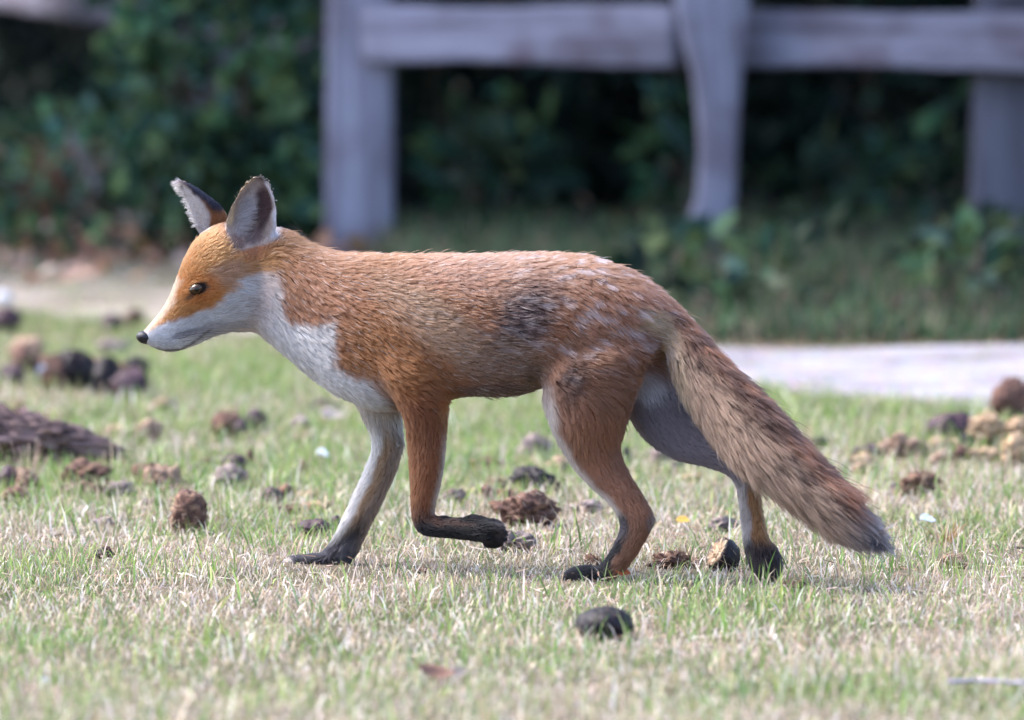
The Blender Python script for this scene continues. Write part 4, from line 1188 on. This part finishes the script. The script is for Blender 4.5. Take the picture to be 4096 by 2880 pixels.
    colr[:] = colr * (1 - lo[:, None]) + s2l([150, 84, 50]) * lo[:, None]
    blob(1775, 1600, 40, 60, (190, 116, 66), 0, 0.8, e)
    edge = e * sstep(uv[:, 0] - np.interp(uv[:, 1], [1700, 1850, 2040], [1768, 1762, 1722]), -14, 26) * 0.75 * sstep(uv[:, 1], 1680, 1800) * sstep(uv[:, 1], 2060, 2030)
    colr[:] = colr * (1 - edge[:, None]) + s2l([202, 180, 172]) * edge[:, None]
    blk = e * np.maximum(sstep(uvj[:, 1], 1990, 2110), sstep(uvj[:, 0], 1700, 1760) * sstep(uvj[:, 1], 2030, 2060)) * sstep(uvj[:, 1], 1980, 2010)
    colr[:] = colr * (1 - blk[:, None]) + s2l([24, 22, 30]) * blk[:, None]
    blob(1790, 2090, 100, 16, (104, 74, 66), 3, 0.5, e)
    blob(1998, 2135, 26, 55, (96, 86, 92), 0, 0.6, e)
    e = wt('foreF')
    colr[:] = colr * (1 - e[:, None]) + s2l([176, 136, 104]) * e[:, None]
    fx = np.interp(uv[:, 1], [1650, 1740, 1800, 1890, 1990, 2070, 2150], [1440, 1478, 1482, 1450, 1406, 1368, 1332])
    rx = np.interp(uv[:, 1], [1650, 1740, 1800, 1908, 2026, 2112, 2182], [1612, 1614, 1610, 1578, 1524, 1480, 1448])
    tt = (uvj[:, 0] - fx) / (rx - fx)
    wf = (e * sstep(tt, 0.42, 0.2))[:, None]; colr[:] = colr * (1 - wf) + s2l([234, 226, 226]) * wf
    wr = (e * sstep(tt, 0.5, 0.8))[:, None]; colr[:] = colr * (1 - wr) + s2l([160, 134, 122]) * wr
    up = (e * sstep(uv[:, 1], 1760, 1660))[:, None]; colr[:] = colr * (1 - up) + s2l([214, 200, 194]) * up
    bk = e * sstep(uvj[:, 1] + 0.5 * (uvj[:, 0] - 1400), 2050, 2140)
    bk = np.maximum(bk * sstep(tt, 1.0, 0.55), e * sstep(uvj[:, 1], 2170, 2215))[:, None]
    colr[:] = colr * (1 - bk) + s2l([26, 25, 34]) * bk
    blob(1400, 2200, 45, 60, (120, 112, 122), 20, 0.6, e)
    blob(1152, 2240, 22, 26, (206, 194, 194), 0, 0.9, e)
    # hind legs
    e = wt('hindN')
    colr[:] = colr * (1 - e[:, None]) + s2l([160, 106, 82]) * e[:, None]
    blob(2262, 1495, 65, 125, (88, 60, 54), 14, 0.85, e)
    blob(2400, 1300, 160, 130, (168, 112, 88), 0, 0.6, e)
    blob(2480, 1430, 90, 120, (150, 100, 80), 0, 0.5, e)
    blob(2370, 1750, 110, 140, (158, 96, 62), 0, 0.7, e)
    ff = np.interp(uv[:, 1], [1450, 1560, 1700, 1838, 1938, 1995, 2055, 2115, 2200, 2262], [2178, 2165, 2200, 2270, 2350, 2412, 2462, 2476, 2440, 2392])
    wfr = e * 0.9 * sstep(uvj[:, 0] - ff, 42, 2) * sstep(uv[:, 1], 1480, 1560)
    colr[:] = colr * (1 - wfr[:, None]) + s2l([220, 206, 200]) * wfr[:, None]
    sh = e * sstep(uvj[:, 1], 2020, 2080) * sstep(uvj[:, 0] - ff, 60, 22)
    colr[:] = colr * (1 - sh[:, None]) + s2l([66, 58, 66]) * sh[:, None]
    sh = e * np.maximum(sstep(uvj[:, 1], 2130, 2180) * sstep(uvj[:, 0] - ff, 66, 34), sstep(uvj[:, 1], 2230, 2270) * sstep(uvj[:, 0], 2440, 2405))
    colr[:] = colr * (1 - sh[:, None]) + s2l([22, 21, 28]) * sh[:, None]
    blob(2610, 2090, 22, 50, (130, 116, 116), 0, 0.7, e)
    e = wt('hindF')
    colr[:] = colr * (1 - e[:, None]) + s2l([140, 126, 136]) * e[:, None]
    blob(2590, 1540, 75, 70, (206, 198, 206), 0, 0.9, e)
    lw = (e * sstep(uv[:, 1], 1900, 1960) * sstep(uvj[:, 0] - np.interp(uv[:, 1], [1940, 2170], [2960, 2985]), 10, 34))[:, None]
    colr[:] = colr * (1 - lw) + s2l([168, 116, 74]) * lw
    lw = (e * sstep(uv[:, 1], 1900, 1960) * sstep(uvj[:, 0] - np.interp(uv[:, 1], [1940, 2170], [2960, 2985]), 34, 10))[:, None]
    colr[:] = colr * (1 - lw) + s2l([190, 176, 176]) * lw
    pw = (e * sstep(uvj[:, 1], 2120, 2190))[:, None]; colr[:] = colr * (1 - pw) + s2l([46, 36, 40]) * pw
    # tail
    e = wt('tail')
    ax0 = np.array([2700, 1290.]); ax1 = np.array([3500, 2150.]); axd = (ax1 - ax0) / np.linalg.norm(ax1 - ax0)
    ta = ((uvj - ax0) @ axd) / np.linalg.norm(ax1 - ax0); tb = (uvj - ax0) @ np.array([-axd[1], axd[0]])   # tb > 0: underside
    base = np.where((tb < 10)[:, None], s2l([172, 108, 82]), s2l([184, 146, 116]))
    f = sstep(tb, -40, 55)[:, None]; base = s2l([160, 98, 72]) * (1 - f) + s2l([188, 150, 128]) * f
    dkp = (sstep(fbm(co * [1, 1, 1.0], 22, 71, 3), 0.46, 0.58) * sstep(tb, 70, -10) * 0.9)[:, None]
    base = base * (1 - dkp) + s2l([92, 62, 56]) * dkp
    f = sstep(ta, 0.80, 0.94)[:, None]; base = base * (1 - f) + s2l([150, 134, 134]) * f
    colr[:] = colr * (1 - e[:, None]) + base * e[:, None]
    for bx, by, ba in ((2790, 1440, 50), (2850, 1510, 35), (2965, 1535, 50), (3060, 1700, 40), (3120, 1790, 30), (3195, 1880, 35), (3235, 1790, 50), (2930, 1610, 40), (3015, 1645, 60), (3300, 1955, 35), (3360, 1990, 45), (2885, 1440, 50), (3140, 1680, 45)):
        blob(bx, by, 52, 22, (84, 56, 50), ba, 0.8, e, 0.3)
    blob(3455, 2140, 80, 55, (52, 54, 72), 40, 0.95, e)
    field([(2640, 1235), (2690, 1310), (2715, 1450), (2740, 1600), (2690, 1610), (2660, 1480), (2620, 1350)], (212, 178, 146), 22, w=e)
    # white guard-hair flecks over rump and flank
    fl = sstep(fbm(co * np.array([1, 1, 1.3]), 75, 200, 3), 0.60, 0.70) * (wT + wt('hindN')) * sstep(uv[:, 0], 1750, 2300) * sstep(uv[:, 1], 1600, 1350) * 0.75
    colr[:] = colr * (1 - fl[:, None]) + s2l([206, 188, 196]) * fl[:, None]
    # broad unevenness of the coat
    colr *= (0.72 + 0.56 * nT)[:, None]
    colr *= (1 - 0.14 * np.clip(wT + wt('tail', 'hindN', 'foreN'), 0, 1) * (colr[:, 2] < 0.45 * colr[:, 0] + 0.05))[:, None]
    colr *= KA

    # --- hair length
    leng[:] = 0
    def setl(n, v): leng[:] += W[:, names.index(n)] * v
    setl('head', np.interp(uv[:, 0], [560, 640, 760, 900, 1050], [.003, .004, .006, .011, .018]))
    setl('torso', np.where(nr[:, 2] < -0.3, .015, .019))
    setl('tail', np.interp(ta, [0, .15, .5, .9, 1.1], [.022, .032, .040, .044, .050]))
    setl('hindN', np.interp(uv[:, 1], [1400, 1700, 1900, 2100, 2300], [.022, .016, .009, .007, .008]))
    setl('hindF', np.interp(uv[:, 1], [1400, 1700, 1900, 2100, 2300], [.018, .013, .009, .008, .010]))
    setl('foreN', np.interp(uv[:, 1], [1450, 1650, 1800, 2100, 2300], [.022, .014, .009, .007, .007]))
    setl('foreF', np.interp(uv[:, 1], [1600, 1750, 1850, 2100, 2300], [.022, .014, .010, .009, .009]))
    setl('earN', .0028); setl('earF', .0030)
    frF = wt('earF') * sstep(uv[:, 0] - np.interp(uv[:, 1], [720, 787, 850, 915], [712, 740, 768, 785]), 40, 12) * sstep(uv[:, 1], 940, 900)
    leng += frF * 0.008
    flow = flow * (1 - frF[:, None]) + np.array([-0.9, -0.2, -0.15]) * frF[:, None]
    frN = inN * (1 - sstep(np.hypot((uv[:, 0] - 985) / 45, (uv[:, 1] - 870) / 95), 0.7, 1.2))
    leng += frN * 0.009
    flow = flow * (1 - frN[:, None]) + np.array([0.85, -0.3, 0.25]) * frN[:, None]
    bare = 1 - (1 - sstep(de, 0.75, 1.1)) * h
    bare *= 1 - h * sstep(uv[:, 0], 596, 580)
    shrink = leng * np.where(lim == names.index('tail'), 0.30, 0.30)
    co2 = co - nr * shrink[:, None]
    me.vertices.foreach_set('co', co2.astype(np.float32).ravel())
    a = me.color_attributes.new('col', 'FLOAT_COLOR', 'POINT')
    c4 = np.ones((nV, 4), np.float32); c4[:, :3] = colr * 0.8
    a.data.foreach_set('color', c4.ravel())
    me.polygons.foreach_set('use_smooth', np.ones(len(me.polygons), bool))
    me.update()
    origin = np.array([P(1900, 1440, -0.05)[0], -0.06, 0.0])
    root = empty('red_fox', origin)
    tag(root, 'red fox with white bib, dark legs and patchy coat trotting across the grass', 'fox')
    me.transform(Matrix.Translation(-Vector(origin)))
    body = link('body', me, vcol_mat('fox_skin', 0.9, 0.1), root)

    # --- fur strands
    me.calc_loop_triangles()
    nt_ = len(me.loop_triangles)
    tri = np.empty(nt_ * 3, np.int32); me.loop_triangles.foreach_get('vertices', tri); tri = tri.reshape(-1, 3)
    pa, pb, pc = co2[tri[:, 0]], co2[tri[:, 1]], co2[tri[:, 2]]
    area = np.linalg.norm(np.cross(pb - pa, pc - pa), axis=1) / 2
    lt = leng[tri].mean(1) * bare[tri].mean(1)
    dens = np.interp(lt, [0, .004, .008, .02, .045], [0, 2.4, 1.8, 1.0, .95])
    pr = area * dens; pr /= pr.sum()
    NH = 300000
    f = rng.choice(nt_, NH, p=pr)
    r1 = np.sqrt(rng.random(NH)); r2 = rng.random(NH)
    bc = np.stack([1 - r1, r1 * (1 - r2), r1 * r2], -1)
    def itp(x): return (x[tri[f]] * (bc[:, :, None] if x.ndim > 1 else bc)).sum(1)
    rt = itp(co2); hn = itp(nr); hn /= np.linalg.norm(hn, axis=1)[:, None]
    hf = itp(flow); hc = itp(colr); hl = itp(leng) * itp(bare)
    hw = itp(W)
    hf -= hn * (hf * hn).sum(1)[:, None]
    hf /= np.linalg.norm(hf, axis=1)[:, None] + 1e-6
    # clumps
    ncl = 26000
    ci = rng.choice(NH, ncl, replace=False)
    kd = KDTree(ncl)
    for k in range(ncl): kd.insert(rt[ci[k]], k)
    kd.balance()
    near = np.fromiter((kd.find(p)[1] for p in rt), int, NH)
    cdir = rng.normal(size=(ncl, 3)) * 0.13
    clen = rng.uniform(0.8, 1.2, ncl); cbr = rng.uniform(0.91, 1.09, ncl)
    wob = np.stack([fbm(rt, 45, 301, 2), fbm(rt, 45, 302, 2), fbm(rt, 45, 303, 2)], -1) - 0.5
    d0 = hf + wob * 0.5 + cdir[near] + rng.normal(size=(NH, 3)) * 0.10
    d0 -= hn * (d0 * hn).sum(1)[:, None] * 0.8
    d0 /= np.linalg.norm(d0, axis=1)[:, None] + 1e-6
    lift = (0.26 + 0.22 * rng.random(NH) + 0.25 * hw[:, names.index('tail')])[:, None]
    ln = (hl * clen[near] * (rng.uniform(0.65, 1.15, NH) - 0.35 * hw[:, names.index('tail')] * rng.random(NH)))[:, None]
    stray = rng.random(NH) < 0.012
    ln[stray] *= 1.45
    lift[stray] += 0.25
    tipc = rt[ci][near] + (hf[ci][near] * 0.9 + hn[ci][near] * 0.3) * (hl[ci][near] * clen[near])[:, None]
    npt = 5
    pts = np.zeros((NH, npt, 3))
    for k in range(npt):
        s = k / (npt - 1)
        p = rt + ln * (s * d0 * math.sqrt(1 - 0.1 * s) + hn * lift * (s - 0.45 * s * s))
        cl = (0.34 * s ** 1.3 * np.clip(hl / 0.016, 0, 1))[:, None]
        pts[:, k] = p * (1 - cl) + cl * (tipc - (tipc - p) * 0.25 * (1 - s))
    cv = bpy.data.hair_curves.new('fur')
    cv.add_curves([npt] * NH)
    cv.attributes['position'].data.foreach_set('vector', (pts - origin).astype(np.float32).ravel())
    ra = cv.attributes.new('radius', 'FLOAT', 'POINT')
    base_r = np.clip(0.00016 + hl * 0.006, 0.00016, 0.00036)
    prof = np.array([1, 0.95, 0.8, 0.55, 0.2])
    ra.data.foreach_set('value', (base_r[:, None] * prof).astype(np.float32).ravel())
    hc = hc * (cbr[near] * rng.uniform(0.72, 1.28, NH))[:, None]
    grey = rng.random(NH) < 0.06 * hw[:, names.index('torso')]
    hc[grey] = s2l([206, 190, 190]) * KA
    ca = cv.attributes.new('col', 'FLOAT_COLOR', 'CURVE')
    c4 = np.ones((NH, 4), np.float32); c4[:, :3] = np.clip(hc, 0.004, 0.9)
    ca.data.foreach_set('color', c4.ravel())
    m = bpy.data.materials.new('fox_fur'); m.use_nodes = True; nt = m.node_tree
    nt.nodes.remove(nt.nodes['Principled BSDF'])
    hb = N(nt, 'ShaderNodeBsdfHairPrincipled', model='CHIANG', parametrization='COLOR')
    hb.inputs['Roughness'].default_value = 0.45; hb.inputs['Radial Roughness'].default_value = 0.6
    hb.inputs['Coat'].default_value = 0.0
    at = N(nt, 'ShaderNodeAttribute', attribute_name='col')
    nt.links.new(at.outputs['Color'], hb.inputs['Color'])
    df = N(nt, 'ShaderNodeBsdfDiffuse'); nt.links.new(at.outputs['Color'], df.inputs['Color'])
    mx = N(nt, 'ShaderNodeMixShader'); mx.inputs[0].default_value = 0.5
    nt.links.new(hb.outputs[0], mx.inputs[1]); nt.links.new(df.outputs[0], mx.inputs[2])
    nt.links.new(mx.outputs[0], nt.nodes['Material Output'].inputs['Surface'])
    fur = link('fur', cv, m, root)

    # --- eyes, nose, whiskers
    bv = BVHTree.FromPolygons([tuple(v) for v in co2], [tuple(t) for t in tri])
    d = ray(790, 1155); d = d / np.linalg.norm(d)
    hit = bv.ray_cast(Vector(CAM), Vector(d))[0]
    hit = np.array(hit) if hit is not None else P(790, 1155, Yh(790) - 0.03)
    em, nt, b = new_mat('fox_eye', 0.06, 0.35)
    b.inputs['Coat Weight'].default_value = 0.0; b.inputs['Coat Roughness'].default_value = 0.02
    tc = N(nt, 'ShaderNodeTexCoord'); sp = N(nt, 'ShaderNodeVectorMath', operation='LENGTH')
    mp = N(nt, 'ShaderNodeMapping'); mp.inputs['Scale'].default_value = (1, 0, 1)
    nt.links.new(tc.outputs['Object'], mp.inputs[0]); nt.links.new(mp.outputs[0], sp.inputs[0])
    rr = ramp(nt, [(0.0, (0.004, 0.003, 0.003)), (0.30, (0.006, 0.004, 0.003)), (0.38, (0.05, 0.022, 0.008)), (0.75, (0.02, 0.01, 0.005))])
    ml = N(nt, 'ShaderNodeMath', operation='MULTIPLY'); ml.inputs[1].default_value = 100
    nt.links.new(sp.outputs['Value'], ml.inputs[0]); nt.links.new(ml.outputs[0], rr.inputs[0]); nt.links.new(rr.outputs[0], b.inputs['Base Color'])
    eyes = [hit + HFAR * 0.0046]
    cen = P(790, 1155, Yh(790)); eyes.append(eyes[0] + 2 * HFAR * ((cen - eyes[0]) @ HFAR))
    for ec in eyes:
        bm = bmesh.new(); bmesh.ops.create_uvsphere(bm, u_segments=28, v_segments=18, radius=0.0098)
        for v in bm.verts: v.co.x *= 1.12; v.co.z *= 0.80
        em_ = bpy.data.meshes.new('eye'); bm.to_mesh(em_); bm.free()
        em_.polygons.foreach_set('use_smooth', np.ones(len(em_.polygons), bool))
        o = link('eye', em_, em, root, loc=[float(x) for x in (ec - origin)]); o.rotation_euler = (0.12 if ec is eyes[0] else -0.12, -0.42, 0)
    # nose pad
    nm, nt, b = new_mat('fox_nose', 0.42, 0.3); b.inputs['Base Color'].default_value = (0.012, 0.011, 0.016, 1)
    nzz = N(nt, 'ShaderNodeTexVoronoi', i_Scale=900.0); bp = N(nt, 'ShaderNodeBump', i_Strength=0.35, i_Distance=0.001)
    tcn = N(nt, 'ShaderNodeTexCoord'); nt.links.new(tcn.outputs['Object'], nzz.inputs['Vector'])
    nt.links.new(nzz.outputs['Distance'], bp.inputs['Height']); nt.links.new(bp.outputs[0], b.inputs['Normal'])
    bm = bmesh.new(); bmesh.ops.create_icosphere(bm, subdivisions=4, radius=1.0)
    for v in bm.verts:
        x, y, z = v.co
        pinch = 1 - 0.35 * max(0, -z)
        ns = math.exp(-((y * 1.0 + 0.62) ** 2 + (z + 0.15) ** 2 + (x + 0.55) ** 2) / 0.06) + math.exp(-((y - 0.62) ** 2 + (z + 0.15) ** 2 + (x + 0.55) ** 2) / 0.06)
        k = 1 - 0.25 * ns
        v.co = (x * 0.0105 * k, y * 0.0118 * pinch * k, (z * 0.0098 - 0.003 * x) * k)
    nme = bpy.data.meshes.new('nose'); bm.to_mesh(nme); bm.free()
    nme.polygons.foreach_set('use_smooth', np.ones(len(nme.polygons), bool))
    npos = P(580, 1350, Yh(580))
    no = link('nose', nme, nm, root, loc=[float(x) for x in (npos - origin)]); no.rotation_euler = (0, math.radians(-28), HY)
    wm, nt, b = new_mat('whisker', 0.4, 0.4); b.inputs['Base Color'].default_value = (0.03, 0.028, 0.035, 1)
    for side in (-1, 1):
        sp_ = []
        for k in range(7):
            x0 = 690 + 14 * (k % 4); y0 = 1330 + 11 * (k // 2)
            a0 = P(x0, y0, Yh(x0)) + HFAR * side * 0.021
            ln_ = rng.uniform(0.045, 0.075)
            t = np.linspace(0, 1, 8)[:, None]
            dirv = np.array([0.95, 0, 0.26]) + HFAR * side * 0.35
            pa_ = a0 + dirv * ln_ * t + np.array([0.2, 0, -0.5]) * 0.02 * t ** 2
            sp_.append((pa_ - origin, np.linspace(0.00032, 0.0001, 8)))
        link('whiskers', tubes_mesh('whiskers', sp_, 5), wm, root)
fox()
